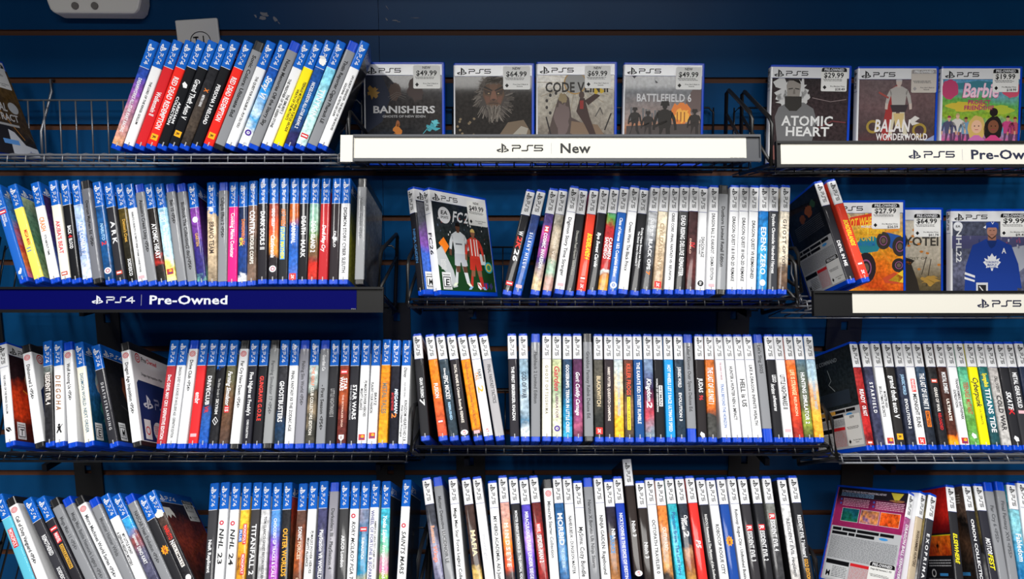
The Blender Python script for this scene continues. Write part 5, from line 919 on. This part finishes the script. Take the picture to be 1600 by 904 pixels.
SPEC = {'M1': (on_front, c_M1, 'cover_art'), 'M2': (on_front, c_M2, 'cover_art'), 'CL1': (on_front, c_CL1, 'cover_art'), 'CL8': (on_front, c_white, 'cover_art'),
        'CL6': (on_front, c_CL6, 'cover_art'), 'CL7': (on_front, c_CL7, 'cover_art'), 'R1': (on_back, c_R1, 'back_print'), 'CR1': (on_back, c_CR1, 'back_print'), 'DR1': (on_back, c_DR1, 'back_print'),
        'DR4': (on_back, c_DR4, 'back_print'), 'DR5': (on_back, c_DR5, 'back_print')}
def c_CL2(fl): fl.ring(18, 146, 2.4, 4, 'R', 2); fl.ring(18, 146, 6, 8, 'R', 2); fl.text('PreOwned', 31, 142, 60, 8, 'K', 2, 1); fl.poly([(10, 9), (129, 9), (129, 100), (18, 100), (10, 92)], '24305a', 2)
SPEC['CL2'] = (on_front, c_CL2, 'cover_art')
def c_hands(fl):
    pass
# ------------------------------------------------------------------ stock the baskets
RANK = {}
pairs = []
for key, rows in DATA.items():
    prev = None
    base = []
    for row in rows:
        yw = next((math.radians(float(o[4:])) for o in row[9:] if o.startswith('yaw:')), 0)
        p, R, roll = pose(key, *row[:4], yw)
        a_, P0_, U_, N_ = ROWS[key]; x0_ = p.x - (p - P0_).dot(U_) * math.tan(roll)
        base.append([x0_, x0_ + .17 * math.tan(roll) + (.004 if key == 'Br' else 0), .01445 / math.cos(roll) / max(.5, math.cos(yw)) + .0001])
    nud = [[0, 0] for _ in rows]
    for it in range(300):
        for j in (0, 1):
            for i in range(len(rows) - 1):
                need = (base[i][2] + base[i + 1][2]) / 2
                if rows[i][4] == 'sleeve' or rows[i + 1][4] == 'sleeve': need = .0152
                gap = base[i + 1][j] + nud[i + 1][j] - base[i][j] - nud[i][j]
                if gap < need: e = (need - gap) / 2; nud[i][j] -= e; nud[i + 1][j] += e
    if False: print('NUDGE', key, 'max mm', round(1000 * max(abs(a) for n_ in nud for a in n_), 1))
    for i, row in enumerate(rows):
        xt, yt, xb, yb, kind, body, titles, bdg, desc = row[:9]; opts = row[9:]
        yaw = 0; front = back = None; spec = None
        for o in opts:
            if o.startswith('yaw:'): yaw = math.radians(float(o[4:]))
            elif o.startswith('f:'): front = FR[o[2:]]
            elif o.startswith('b:'): back = FR[o[2:]]
            elif o in SPEC: spec = o
        p, R, roll = pose(key, xt, yt, xb, yb, yaw, 7.0, nud[i][0], nud[i][1])
        label = 'game case, %s, %s from left, %s basket' % (desc, ordn(i + 1), BASKET_NAME[key])
        if len(label.split()) > 16: label = label.replace('game case, ', 'case, ')
        if len(label.split()) > 16: print('LONG', label)
        grp = 'game cases in the %s basket' % BASKET_NAME[key]
        if kind == 'sleeve':
            r = bpy.data.objects.new('paper_sleeve', None); C.objects.link(r); r.matrix_world = mw_of(p, R); tag(r, 'tall empty paper cover standing above neighbours, %s from left, %s basket' % (ordn(i + 1), BASKET_NAME[key]), 'paper cover')
            mb_ = mat(body); s = link('printed_paper', sleeve_mesh(4, 176, 134.5, 160, [mat('W'), mb_, mb_, mb_, mat('W')]), r)
            m_ = link('platform_logo', MARK['5'], s); m_.location = (0, 0, .0066)
            fl = Flat(on_spine); fl.text('Nioh 3', 88, -2.6, 24, 5.4, 'W', 0, 1); link('title_lettering', fl.mesh('title_lettering'), s)
            fl = Flat(on_spine); badge(fl, 'kt', 164); link('publisher_badge', fl.mesh('publisher_badge'), s)
            continue
        if 'foot' in opts: zb_ = 21
        else: zb_ = 7.8
        r, s = case_at(mw_of(p, R), kind, body, titles, bdg, front, back, label, grp, zb_)
        if spec:
            fn, dr, nm = SPEC[spec]; fl = Flat(fn); dr(fl); link(nm, fl.mesh(nm), s)
            if spec == 'M2':
                fl = Flat(on_front); sticker(fl, 82, 118, 'NEW', '$49.99', w=46, h=42, L=10); link('price_sticker', fl.mesh('price_sticker'), r)
        if 'torn' in opts:
            fl = Flat(on_spine); blob(fl, 31, 1, 5.5, 5, 'e8e8e6', 2, 5); blob(fl, 26, -2, 2, 4, 'd0d0d0', 3, 6); link('torn_sticker', fl.mesh('torn_sticker'), s)
        if 'torn2' in opts:
            fl = Flat(on_spine); blob(fl, 40, 0, 6, 6.2, 'd8d6d0', 2, 5); link('torn_sticker', fl.mesh('torn_sticker'), s)
            fl = Flat(on_front); fl.poly([(0, 138), (24, 138), (32, 128), (32, 120), (22, 126), (14, 118), (8, 124), (0, 116)], 'd0cec8', 4); link('torn_sticker', fl.mesh('torn_sticker'), s)
            fl = Flat(on_front); sticker(fl, 84, 118, 'PRE', '$19.99', w=40, h=40, L=5); link('price_sticker', fl.mesh('price_sticker'), r)
        if False:
            sep = abs((p - prev[0]).dot(Vector((math.cos(roll), 0, -math.sin(roll)))));
            tp = (p + R.col[2] * .17 - prev[0] - prev[1].col[2] * .17).x
            if min(sep, tp) < .0141 and not yaw: pairs.append((key, i, round(sep * 1000, 1), round(tp * 1000, 1)))
        prev = (p, R)
# ------------------------------------------------------------------ cases displayed face out
def faceout(xl, yt, Ytop, tilt, d, spine, draw, label, group, roll=0.0, stick=None, yawd=0):
    t = math.radians(tilt); n = Vector((0, -math.cos(t), math.sin(t))); up = Vector((0, math.sin(t), math.cos(t)))
    R = Matrix(((n.x, 1, up.x), (n.y, 0, up.y), (n.z, 0, up.z)))
    R = R @ Matrix.Rotation(math.radians(roll), 3, 'X') @ Matrix.Rotation(math.radians(yawd), 3, 'Z')
    pt = atY(xl, yt, Ytop); p = pt - R @ Vector((.0071, 0, .170))
    r, s = case_at(mw_of(p, R), d, spine, (), (), 'BK', None, label, group)
    fl = Flat(on_front); draw(fl); link('cover_art', fl.mesh('cover_art'), s)
    if stick:
        fl = Flat(on_front); sticker(fl, *stick[0], **stick[1]); link('price_sticker', fl.mesh('price_sticker'), r)
    return r
def c_ban(fl):
    fl.rect(2, 7, 129, 147.6, ([(0, '2a2c36'), (40, '3c3a3c'), (80, '33302f'), (120, '26282c'), (165, '1c2a40')], .5, 18, .35), 1); fl.dv = 12; fl.du = 0
    fl.poly([(2, 147), (30, 147), (44, 100), (30, 60), (2, 40)], '1a2236', 2); blob(fl, 14, 108, 9, 9, '8a6a34', 3, 2, j=.4); blob(fl, 52, 110, 10, 14, '4a3a34', 2, 3); blob(fl, 86, 112, 13, 18, '3a2c2a', 2, 4)
    for k in range(3): fl.stroke([(40 + k * 2, 100 - k * 3), (54, 108 - k * 3), (70 - k, 104 - k * 4)], .5, '6a6460', 3)
    fl.text('BANISHERS', 14, 74, 104, 11.5, 'c4c4c6', 5); fl.text('GHOSTS OF NEW EDEN', 30, 66.5, 72, 3.8, 'a0a0a2', 5)
    blob(fl, 55, 45, 6, 10, 'c8782a', 3, 6, j=.5); blob(fl, 56, 56, 3, 6, '9a5a34', 3, 7); blob(fl, 112, 50, 11, 6, '3a9aa8', 3, 8, j=.6); blob(fl, 118, 58, 6, 5, '5ab8c4', 4, 9, j=.6); fl.stroke([(98, 40), (108, 52), (122, 46)], 1, '4aa8b8', 4)
def c_bmw(fl):
    fl.rect(2, 7, 129, 147.6, ([(0, '3a3634'), (80, '2c2927'), (165, '242220')], .5, 16, .3), 1); fl.dv = 6; fl.du = -2
    q = random.Random(12)
    fl.ell(68, 108, 27, 36, '3e3733', 2, 28)
    for k in range(150):
        a = q.uniform(0, 6.283); r0, r1 = q.uniform(19, 24), q.uniform(27, 37); w_ = q.uniform(.5, 1.1)
        fl.stroke([(68 + r0 * math.cos(a), 108 + 1.25 * r0 * math.sin(a)), (68 + r1 * math.cos(a + .12), 106 + 1.2 * r1 * math.sin(a + .12))], w_, q.choice(['5a524c', '6e665e', '4a433e', '7c746c', '38322e']), 3)
    fl.poly([(52, 124), (60, 132), (76, 132), (84, 124), (86, 110), (80, 95), (68, 88), (56, 95), (50, 110)], '58402f', 4)
    fl.poly([(60, 132), (76, 132), (73, 118), (63, 118)], '664a38', 5); fl.poly([(51, 121), (65, 116), (65, 111), (54, 112)], '3a2a22', 5); fl.poly([(85, 121), (71, 116), (71, 111), (82, 112)], '3a2a22', 5)
    fl.poly([(51, 123), (66, 117), (66, 119), (53, 126)], '221a16', 6); fl.poly([(85, 123), (70, 117), (70, 119), (83, 126)], '221a16', 6)
    fl.ell(60, 113.6, 1.6, 1, 'a08a6a', 6, 10); fl.ell(76, 113.6, 1.6, 1, 'a08a6a', 6, 10)
    fl.poly([(65, 118), (71, 118), (74, 104), (68, 101), (62, 104)], '7a5442', 6); fl.poly([(64, 104), (68, 101), (72, 104), (68, 105)], '3a261e', 7)
    fl.poly([(53, 110), (61, 108), (62, 100), (56, 97)], '6a4636', 5); fl.poly([(83, 110), (75, 108), (74, 100), (80, 97)], '6a4636', 5); fl.stroke([(61, 97), (68, 98), (75, 97)], .9, '2a1c18', 7)
    for k in range(60):
        u_ = q.uniform(56, 80); fl.stroke([(u_, q.uniform(88, 95)), (68 + (u_ - 68) * .6, q.uniform(66, 84))], q.uniform(.5, 1.1), q.choice(['6e665e', '857d74', '5a524c', '9a9288']), 7)
    for k in range(50):
        fl.stroke([(q.uniform(52, 84), q.uniform(128, 134)), (q.uniform(48, 88), q.uniform(136, 141))], q.uniform(.6, 1.2), q.choice(['6e665e', '4a433e', '38322e', '5a524c']), 7)
    fl.poly([(74, 40), (92, 66), (118, 70), (129, 52), (129, 7), (80, 7)], '6a5a48', 6); fl.poly([(100, 46), (114, 60), (126, 56), (122, 44), (106, 38)], '9a9488', 7); blob(fl, 60, 38, 12, 8, '4a4846', 6, 9, j=.4); fl.ell(112, 42, 3, 5, 'a8823a', 8)
    for k in range(9): blob(fl, q.uniform(6, 40), q.uniform(40, 80), 2, 2, '7a6a50', 3, 20 + k)
    fl.text('DARK MYTH'.replace('DARK', 'BLACK'), 40, 30, 46, 5, 'b0b0b0', 8)
def c_cv(fl):
    fl.rect(2, 7, 129, 147.6, ([(0, 'a8a49c'), (60, 'b0aa9e'), (110, '8a8278'), (165, '5a524a')], .4, 16, .25), 1); fl.dv = 18; fl.du = 2
    for k in range(26):
        a = 2 * math.pi * k / 26; fl.stroke([(62 + 18 * math.cos(a), 118 + 18 * math.sin(a)), (62 + 64 * math.cos(a), max(60, min(147, 118 + 50 * math.sin(a))))], .7, '8a7a60' if k % 2 else 'c8bca4', 2)
    fl.ell(62, 117, 18, 18, '9a9a98', 3, 28); fl.ring(62, 117, 17, 19, 'b08a4a', 4)
    for k in range(10): a = math.pi * (.1 + k * .2); fl.ell(30 + 16 * math.cos(a), 82 + 18 * math.sin(a), 2.4, 3, '2e2a28', 3, 8)
    fl.poly([(10, 7), (24, 60), (34, 92), (44, 100), (52, 92), (56, 60), (76, 50), (100, 44), (116, 28), (129, 7)], '4a3c38', 4); blob(fl, 42, 92, 7, 8, '8a7a5a', 5, 4); blob(fl, 40, 60, 12, 26, '6a5a58', 5, 5); fl.poly([(56, 54), (100, 48), (112, 30), (70, 26), (54, 34)], '7a6450', 5)
    fl.poly([(64, 70), (70, 92), (78, 92), (86, 62), (100, 24), (92, 20), (78, 48)], '3a2622', 6); fl.ell(73, 97, 4.6, 6, '4a3832', 7); fl.poly([(78, 88), (96, 100), (104, 96), (84, 80)], '3a2622', 6); blob(fl, 100, 106, 10, 7, 'c8a82a', 7, 8, j=.5); fl.rect(70, 74, 76, 88, '8a2420', 8)
    fl.stroke([(14, 60), (22, 30), (26, 14)], 2.4, '241e1e', 6); fl.stroke([(112, 40), (122, 66)], 2.2, '241e1e', 6); fl.stroke([(96, 62), (104, 76), (108, 66)], 1.6, '4a4442', 6)
    fl.text('CODE VEIN II', 12, 102, 106, 16, '2a2622', 9)
def soldier(fl, cx, foot, h, c, L, packed=True):
    fig(fl, cx, foot, h, c, c, c, L, c, 0, c, .25); fl.poly([(cx - .09 * h, foot + .93 * h), (cx - .07 * h, foot + 1.02 * h), (cx + .07 * h, foot + 1.02 * h), (cx + .09 * h, foot + .93 * h)], c, L + 5)
    fl.rect(cx - .13 * h, foot + .56 * h, cx + .13 * h, foot + .84 * h, c, L + 5); fl.poly([(cx - .2 * h, foot + .5 * h), (cx + .05 * h, foot + .62 * h), (cx + .04 * h, foot + .66 * h), (cx - .22 * h, foot + .55 * h)], c, L + 5)
def c_bf(fl):
    fl.rect(2, 7, 129, 147.6, ([(0, '6a6c70'), (50, '7c7e82'), (90, '9a8a84'), (108, 'b07a5a'), (125, '5a4c48'), (165, '3a3634')], .2, 16, .2), 1); fl.dv = 15; fl.du = 3
    q = random.Random(2)
    for k in range(14): x = 8 + k * 5; fl.rect(x, 58, x + 3.6, 58 + q.uniform(10, 24), '6a6a6c', 2)
    blob(fl, 94, 72, 17, 18, 'e0803a', 3, 3, j=.3); blob(fl, 96, 68, 12, 11, 'f4b04a', 4, 4, j=.3); fl.poly([(100, 90), (116, 120), (129, 110), (129, 76), (112, 70)], '6a5a58', 2); fl.poly([(2, 50), (129, 56), (129, 7), (2, 7)], '4a4240', 4)
    for u in (86, 92, 98): fl.rect(u, 58, u + 1.6, 74, '8a4a24', 5)
    soldier(fl, 16, 30, 50, '2c2826', 6); soldier(fl, 38, 22, 52, '302a28', 6); soldier(fl, 66, 4, 86, '26221f', 8); soldier(fl, 116, 22, 56, '2e2826', 6)
    fl.poly([(6, 142), (18, 140), (14, 128), (10, 136)], '3a3a3c', 3); fl.poly([(46, 128), (54, 122), (50, 121), (48, 126)], '3a3a3c', 3)
    fl.text('BATTLEFIELD 6', 18, 91, 92, 12.5, 'd0d0d2', 12, 1)
def c_ah(fl):
    fl.rect(2, 7, 129, 147.6, ([(0, '2c2a2c'), (80, '3a2e30'), (165, '30282a')], .4, 18, .4), 1); fl.dv = 6; fl.du = 0
    for k, (u, v, a, b) in enumerate(((28, 124, 20, 18), (48, 126, 14, 16), (22, 104, 10, 14), (56, 108, 8, 12))): blob(fl, u, v, a, b, 'c4c4c4', 2, k + 30, j=.5)
    fl.poly([(8, 78), (14, 94), (30, 102), (56, 102), (72, 92), (78, 72), (70, 30), (14, 30)], '6a6a6c', 3); fl.poly([(28, 110), (26, 130), (30, 142), (46, 142), (50, 130), (48, 110)], '8a847e', 4); fl.poly([(24, 112), (52, 112), (52, 96), (44, 88), (32, 88), (24, 96)], '26221f', 5)
    fl.poly([(27, 132), (30, 145), (46, 146), (50, 132), (48, 138), (30, 138)], '2a2624', 5); fl.stroke([(30, 124), (36, 125)], 1.6, '26221f', 6); fl.stroke([(41, 125), (47, 124)], 1.6, '26221f', 6); fl.poly([(38, 124), (40, 124), (41, 116), (37, 116)], '6a645e', 6)
    fl.stroke([(70, 110), (100, 104), (126, 108)], 1, '8a7a7a', 3); fl.stroke([(80, 60), (104, 72), (126, 70)], 2, '6a3034', 3)
    fl.poly([(2, 30), (20, 32), (60, 7), (2, 7)], '7a4a44', 4)
    fl.text('ATOMIC', 20, 64, 86, 16, 'dcdcdc', 8, 1); fl.text('HEART', 26, 47, 74, 15, 'dcdcdc', 8, 1)
def c_bal(fl):
    fl.rect(2, 7, 129, 147.6, ([(0, '6a6062'), (60, '6a5456'), (110, '4a3e40'), (165, '6a3034')], .5, 14, .2), 1); fl.dv = 10; fl.du = 0; fl.poly([(34, 7), (44, 70), (52, 120), (66, 130), (60, 60), (54, 7)], '9a3030', 2); fl.poly([(100, 30), (129, 46), (129, 7), (96, 7)], '8a94b8', 2)
    fig(fl, 68, 44, 96, 'c0b0a8', 'a8a4a0', 'c8c0a8', 3, 'b8b4b4', 0); fl.poly([(54, 96), (84, 96), (80, 84), (58, 84)], '3a3236', 8); fl.poly([(60, 82), (78, 82), (74, 58), (64, 58)], 'c8b078', 8); fl.stroke([(50, 108), (36, 116)], 3, '9a4a44', 8); fl.poly([(86, 70), (96, 78), (104, 74), (96, 68), (104, 66), (92, 62)], 'd0ccc8', 8)
    fl.ring(26, 60, 7, 11, '9a8238', 3); fl.ring(104, 54, 8, 12, '9a8238', 3); fl.text('BALAN', 28, 52, 60, 20, 'e0dcdc', 9, 1, .1); fl.text('WONDERWORLD', 32, 38, 86, 11, 'e0dcdc', 9, 1)
def c_bar(fl):
    fl.rect(2, 7, 129, 147.6, ([(0, '4a90c8'), (40, '6aa0b8'), (60, '5aa050'), (85, '8aa830'), (100, '3a90b0'), (125, 'c85a90'), (165, 'a03a78')], .3, 22, .3), 1); fl.dv = 14; fl.du = 0
    blob(fl, 14, 118, 14, 16, 'b8406a', 2, 3, j=.1); blob(fl, 116, 118, 16, 14, 'c8506a', 2, 4, j=.1); blob(fl, 40, 90, 30, 8, 'c8b03a', 2, 5); blob(fl, 96, 84, 24, 7, 'a8b83a', 2, 6); fl.poly([(2, 130), (30, 128), (60, 132), (129, 126), (129, 118), (2, 118)], '3a7a8a', 1.5)
    for k, (u, h, t, hr, sk) in enumerate(((14, 58, '4a4a6a', '8a2a4a', 'c89a80'), (28, 62, 'c8c4c0', 'b09a6a', 'd0a890'), (42, 56, '6a90b0', '4a2a20', 'a8745a'), (112, 58, 'b8407a', '2a1c1a', 'c09078'), (124, 56, 'a84a5a', '6a2a1c', 'b88068'))): fig(fl, u, 16, h, sk, t, '5a3a5a', 3, hr)
    for u, hc, sk, tp in ((60, 'c8a860', 'd8ac90', 'c06aa8'), (88, '1e1614', '7a4a34', 'c8407a')):
        blob(fl, u, 52, 15, 22, hc, 8, int(u), j=.08); fl.ell(u, 56, 9, 11, sk, 9); fl.poly([(u - 20, 7), (u - 14, 34), (u - 4, 42), (u + 4, 42), (u + 14, 34), (u + 20, 7)], tp, 10); fl.ell(u - 3.5, 57, 1.2, 1, 'K', 10, 8); fl.ell(u + 3.5, 57, 1.2, 1, 'K', 10, 8); fl.stroke([(u - 2.5, 51), (u + 2.5, 51)], .8, 'a02a4a', 10)
    fl.ell(88, 80, 7, 7, '1e1614', 8); fl.text('Barbie', 33, 104, 62, 24, 'c8387a', 12, 1, .15); fl.text('Barbie', 34, 105, 60, 23, 'f0c8dc', 13, 0, .15); fl.text('PROJECT', 44, 93, 38, 7, 'b02a6a', 13, 1); fl.text('FRIENDSHIP', 38, 84, 50, 7, 'b02a6a', 13, 1)
def c_hw(fl):
    fl.rect(2, 7, 129, 147.6, ([(0, '8ab4c8'), (40, 'c8a060'), (60, 'e8b030'), (100, 'e87a20'), (140, 'c84818'), (165, 'e09028')], .6, 18, .35), 1); fl.dv = 17; fl.du = 10
    q = random.Random(5)
    for k in range(12): a = q.uniform(0, 6.28); fl.poly([(60, 90), (60 + 90 * math.cos(a) * .6, max(10, min(140, 90 + 60 * math.sin(a)))), (60 + 84 * math.cos(a + .1) * .6, max(10, min(140, 90 + 60 * math.sin(a + .1))))], q.choice(['f0c030', 'e8902a', 'f4d860']), 2)
    fl.poly([(38, 70), (46, 88), (70, 92), (84, 80), (76, 66), (50, 62)], '2a8a98', 3); fl.poly([(82, 84), (92, 98), (116, 92), (122, 78), (100, 70)], '2a5aa8', 3)
    for u, v, rx, ry, c_ in ((86, 84, 12, 15, '3a3430'), (114, 74, 13, 17, '3a3430'), (56, 38, 17, 26, '2a2026'), (112, 42, 12, 12, '2e2a2a')): fl.ell(u, v, rx, ry, c_, 4, 22); fl.ring(u, v, rx * .45, rx * .55, '9a5a8a', 5, ry / rx); fl.ell(u, v, rx * .3, ry * .3, '6a5a50', 6)
    fl.poly([(84, 20), (104, 30), (126, 22), (110, 10), (88, 12)], 'c04a28', 5); fl.poly([(94, 16), (129, 34), (129, 12)], 'e8c030', 5)
    fl.poly([(22, 108), (30, 124), (66, 136), (84, 128), (60, 112)], 'd83a1c', 5); fl.text('HOT WHEELS', 22, 106, 58, 14, 'f0c030', 7, 1, .2, .12); fl.text('MONSTER', 48, 106, 26, 4, 'W', 7, 1); fl.text('TRUCKS', 52, 96, 32, 8, 'f0c030', 7, 1, .1)
    fl.text('STUNT', 36, 84, 36, 9, 'f0c030', 7, 1); fl.text('MAYHEM', 38, 75, 34, 7, '2a7ac0', 7, 1)
def c_gy(fl):
    fl.rect(2, 7, 129, 147.6, ([(0, 'c8c0b0'), (90, 'b8ae9c'), (120, '6a5c40'), (165, '3a3224')], .2, 20, .2), 1); fl.dv = 4; fl.du = 0; fl.ring(48, 108, 19, 23, '26221e', 2); fl.text('YOTEI', 66, 100, 60, 15, '3a3630', 3); fl.text('GHOST OF', 60, 76, 46, 4, '6a6458', 3)
    q = random.Random(8)
    for k in range(14): blob(fl, q.uniform(70, 126), q.uniform(50, 130), 3, 2, 'c07830', 4, k)
    fl.poly([(56, 74), (66, 80), (84, 74), (78, 68), (62, 68)], '26201c', 4); fl.poly([(60, 68), (78, 68), (88, 40), (96, 7), (56, 7)], '2c2620', 4); fl.stroke([(96, 50), (104, 80)], 1.4, '3a3028', 4); fl.stroke([(104, 30), (112, 76)], 1.4, '3a3028', 4); blob(fl, 110, 40, 16, 8, 'a8823a', 5, 9, j=.5)
def c_nhl(fl):
    fl.rect(2, 7, 129, 147.6, ([(0, '3a3e4a'), (60, '505468'), (100, '6a6c84'), (165, '34364a')], .5, 20, .4), 1); fl.dv = 12; fl.du = -2
    fl.rect(2, 90, 129, 112, '4a4a70', 2); q = random.Random(3)
    for k in range(26): fl.rect(*(lambda a, b: (a, b, a + 2.4, b + 5))(q.uniform(24, 126), q.uniform(90, 110)), q.choice(['8a4a6a', 'b8b8c8', '2a3a6a', '6a6a8a']), 3)
    fl.poly([(106, 40), (129, 60), (129, 96), (104, 92)], 'a8acb8', 3)
    J = '1c3c90'
    fl.poly([(36, 7), (34, 60), (44, 98), (60, 106), (82, 106), (98, 98), (110, 60), (116, 7)], J, 4); fl.poly([(38, 96), (50, 100), (48, 60), (38, 20), (24, 16), (26, 60)], J, 5); fl.poly([(104, 96), (92, 100), (98, 60), (108, 24), (122, 22), (116, 64)], J, 5)
    fl.poly([(25, 50), (42, 44), (42, 40), (24, 46)], 'W', 6); fl.poly([(24, 42), (42, 36), (41, 33), (24, 38)], 'W', 6); fl.rect(44, 10, 108, 16, 'c8ccd8', 6)
    fl.poly([(62, 104), (80, 104), (76, 94), (70, 90), (66, 94)], '16306e', 6); fl.rect(64, 104, 78, 112, '9a6a58', 6); fl.ell(71, 120, 8.6, 11.5, 'a87866', 7); fl.poly([(64, 114), (71, 108), (78, 114), (77, 110), (71, 106), (65, 110)], '4a342c', 8)
    fl.poly([(60, 122), (61, 134), (68, 140), (76, 140), (82, 133), (82, 122), (78, 126), (64, 126)], '1c3c90', 9); fl.poly([(56, 126), (61, 130), (61, 124)], 'W', 9); fl.stroke([(70, 136), (72, 132), (74, 136)], 1, 'W', 10)
    fl.stroke([(67, 121), (69.5, 121)], .9, 'K', 9); fl.stroke([(73, 121), (75.5, 121)], .9, 'K', 9); fl.stroke([(68.5, 113.6), (74, 113.6)], .7, '5a2a24', 9)
    lf = [(0, 16), (4, 10), (8, 12), (7, 5), (14, 8), (12, 3), (16, 1), (10, -6), (11, -9), (3, -8), (1, -14)]; lf = lf + [(-a, b) for a, b in lf[::-1]]
    fl.poly([(71 + a * .95, 66 + b) for a, b in lf], 'e4e6ea', 7); fl.text('TORONTO', 60, 65, 22, 3.6, '1c3c90', 8, 1); fl.text('MAPLE', 63, 60.4, 16, 3.4, '1c3c90', 8, 1); fl.text('LEAFS', 63.5, 56, 15, 3.2, '1c3c90', 8, 1); fl.text('A', 88, 82, 7, 9, 'W', 8, 1)
    fl.ell(13, 128, 8, 8, 'd8dae0', 6); fl.text('EA', 9, 126, 8, 4, 'K', 7, 1); vs = 12
    fl.text('NHL22', 10, 124, 58, 9, 'W', 7, 1, 0, -math.pi / 2)
    fl.rect(44, 7, 64, 32, 'd0d2d6', 7); fl.poly([(47, 28), (61, 28), (61, 16), (54, 10), (47, 16)], '26262a', 8); fl.stroke([(50, 25), (58, 15)], 1.6, 'W', 9)
FO = 'cases displayed face out along the top row'
Yt = 1.178
faceout(567.8, 96.5, Yt, 5, '5', 'W', c_ban, 'face-out case with grey cover reading Banishers'.replace(' reading Banishers', ', glare streaks and $49.99 sticker, leftmost of four'), FO, stick=((82, 126, 'NEW', '$49.99'), dict(w=45, h=38)))
faceout(708.5, 98, Yt, 5, '5', 'W', c_bmw, 'face-out case with dark brown bearded face and $64.99 sticker', FO, stick=((82, 126, 'NEW', '$64.99'), dict(w=45, h=38)))
faceout(838, 96, Yt, 5, '5', 'W', c_cv, 'face-out case with pale beige cover and $69.99 sticker', FO, stick=((80, 126, 'NEW', '$69.99'), dict(w=43, h=37)))
faceout(975, 97, Yt, 5, '5', 'W', c_bf, 'face-out case with soldiers before an explosion', FO, roll=-.6, stick=((86, 126, 'NEW', '$49.99'), dict(w=43, h=37)))
faceout(1205, 100.5, Yt, 5, '5', 'W', c_ah, 'face-out case with bearded man in black and white, $29.99 sticker', FO, roll=-.8, stick=((83, 127, 'PRE', '$29.99', '$28.49'), dict(w=43, h=39)))
faceout(1341, 103, Yt, 5, '5', 'W', c_bal, 'face-out case with pale figure on dusky red, faded sticker', FO, stick=((88, 126, 'PRE', None), dict(w=42, h=38, faded=True)))
faceout(1472, 103, Yt, 5, '5', 'W', c_bar, 'face-out case with bright pink and green cover, $19.99 sticker', FO, stick=((84, 127, 'PRE', '$19.99', '$18.99'), dict(w=43, h=38)))
FB = 'cases displayed face out in the second-row right basket'
faceout(1291, 313, 1.172, 8, '5', 'W', c_hw, 'face-out case with monster trucks on orange, $27.99 sticker', FB, roll=.4, stick=((76, 121, 'PRE', '$27.99', '$26.59'), dict(w=48, h=43)))
faceout(1353, 324, 1.193, 8, '5', 'W', c_gy, 'face-out case with beige cover and black ring, half hidden, $64.99 sticker', FB, stick=((82, 119, 'PRE', '$64.99', '$61.74'), dict(w=46, h=40)))
faceout(1486, 326, 1.175, 8, '5', 'W', c_nhl, 'face-out case with hockey player in blue jersey', FB, stick=((83, 122, 'PRE', '$9.99', '$9.49'), dict(w=47, h=40)))
# far-left case leaning in the top-left basket
def c_fl(fl):
    fl.rect(0, 0, 133, 152, ([(0, '3a3226'), (60, '5a4420'), (100, '3a2c1a'), (140, '24201e')], .6, 20, .4), 1); fl.poly([(0, 0), (133, 0), (133, 26), (104, 20), (86, 50), (60, 60), (0, 54)], '1e1c20', 2); fl.poly([(72, 0), (133, 0), (133, 16), (108, 20), (92, 40), (80, 44)], 'b8bcc4', 3)
    fl.ell(112, 84, 11, 10, 'a8acb0', 5, 24); fl.text('METAL', 52, 76, 44, 14, 'b4b4b6', 5, 1, .2); fl.text('EXTRACT', 48, 60, 66, 12, 'b4b4b6', 5, 1, .1); fl.rect(50, 50, 110, 54, '9a9a9c', 5); fl.stroke([(10, 120), (60, 100), (110, 30)], 2, '9a6a2a', 4)
    fl.rect(60, 18, 94, 26, '5a90d0', 5); fl.text('Sony', 112, 6, 14, 4, '1c3c9a', 5, 1)
    

p, R, _r = pose('A', -106, 62, -40, 226, 0)
r, s = case_at(mw_of(p, R), '5', 'W', (), (), 'BK', None, 'tilted case with gold and black cover at the far left edge, top row', None)
fl = Flat(on_front); c_fl(fl); link('cover_art', fl.mesh('cover_art'), s)
fl = Flat(on_front); sticker(fl, 84, 118, 'PRE', None, w=44, h=44, L=7); link('price_sticker', fl.mesh('price_sticker'), r)
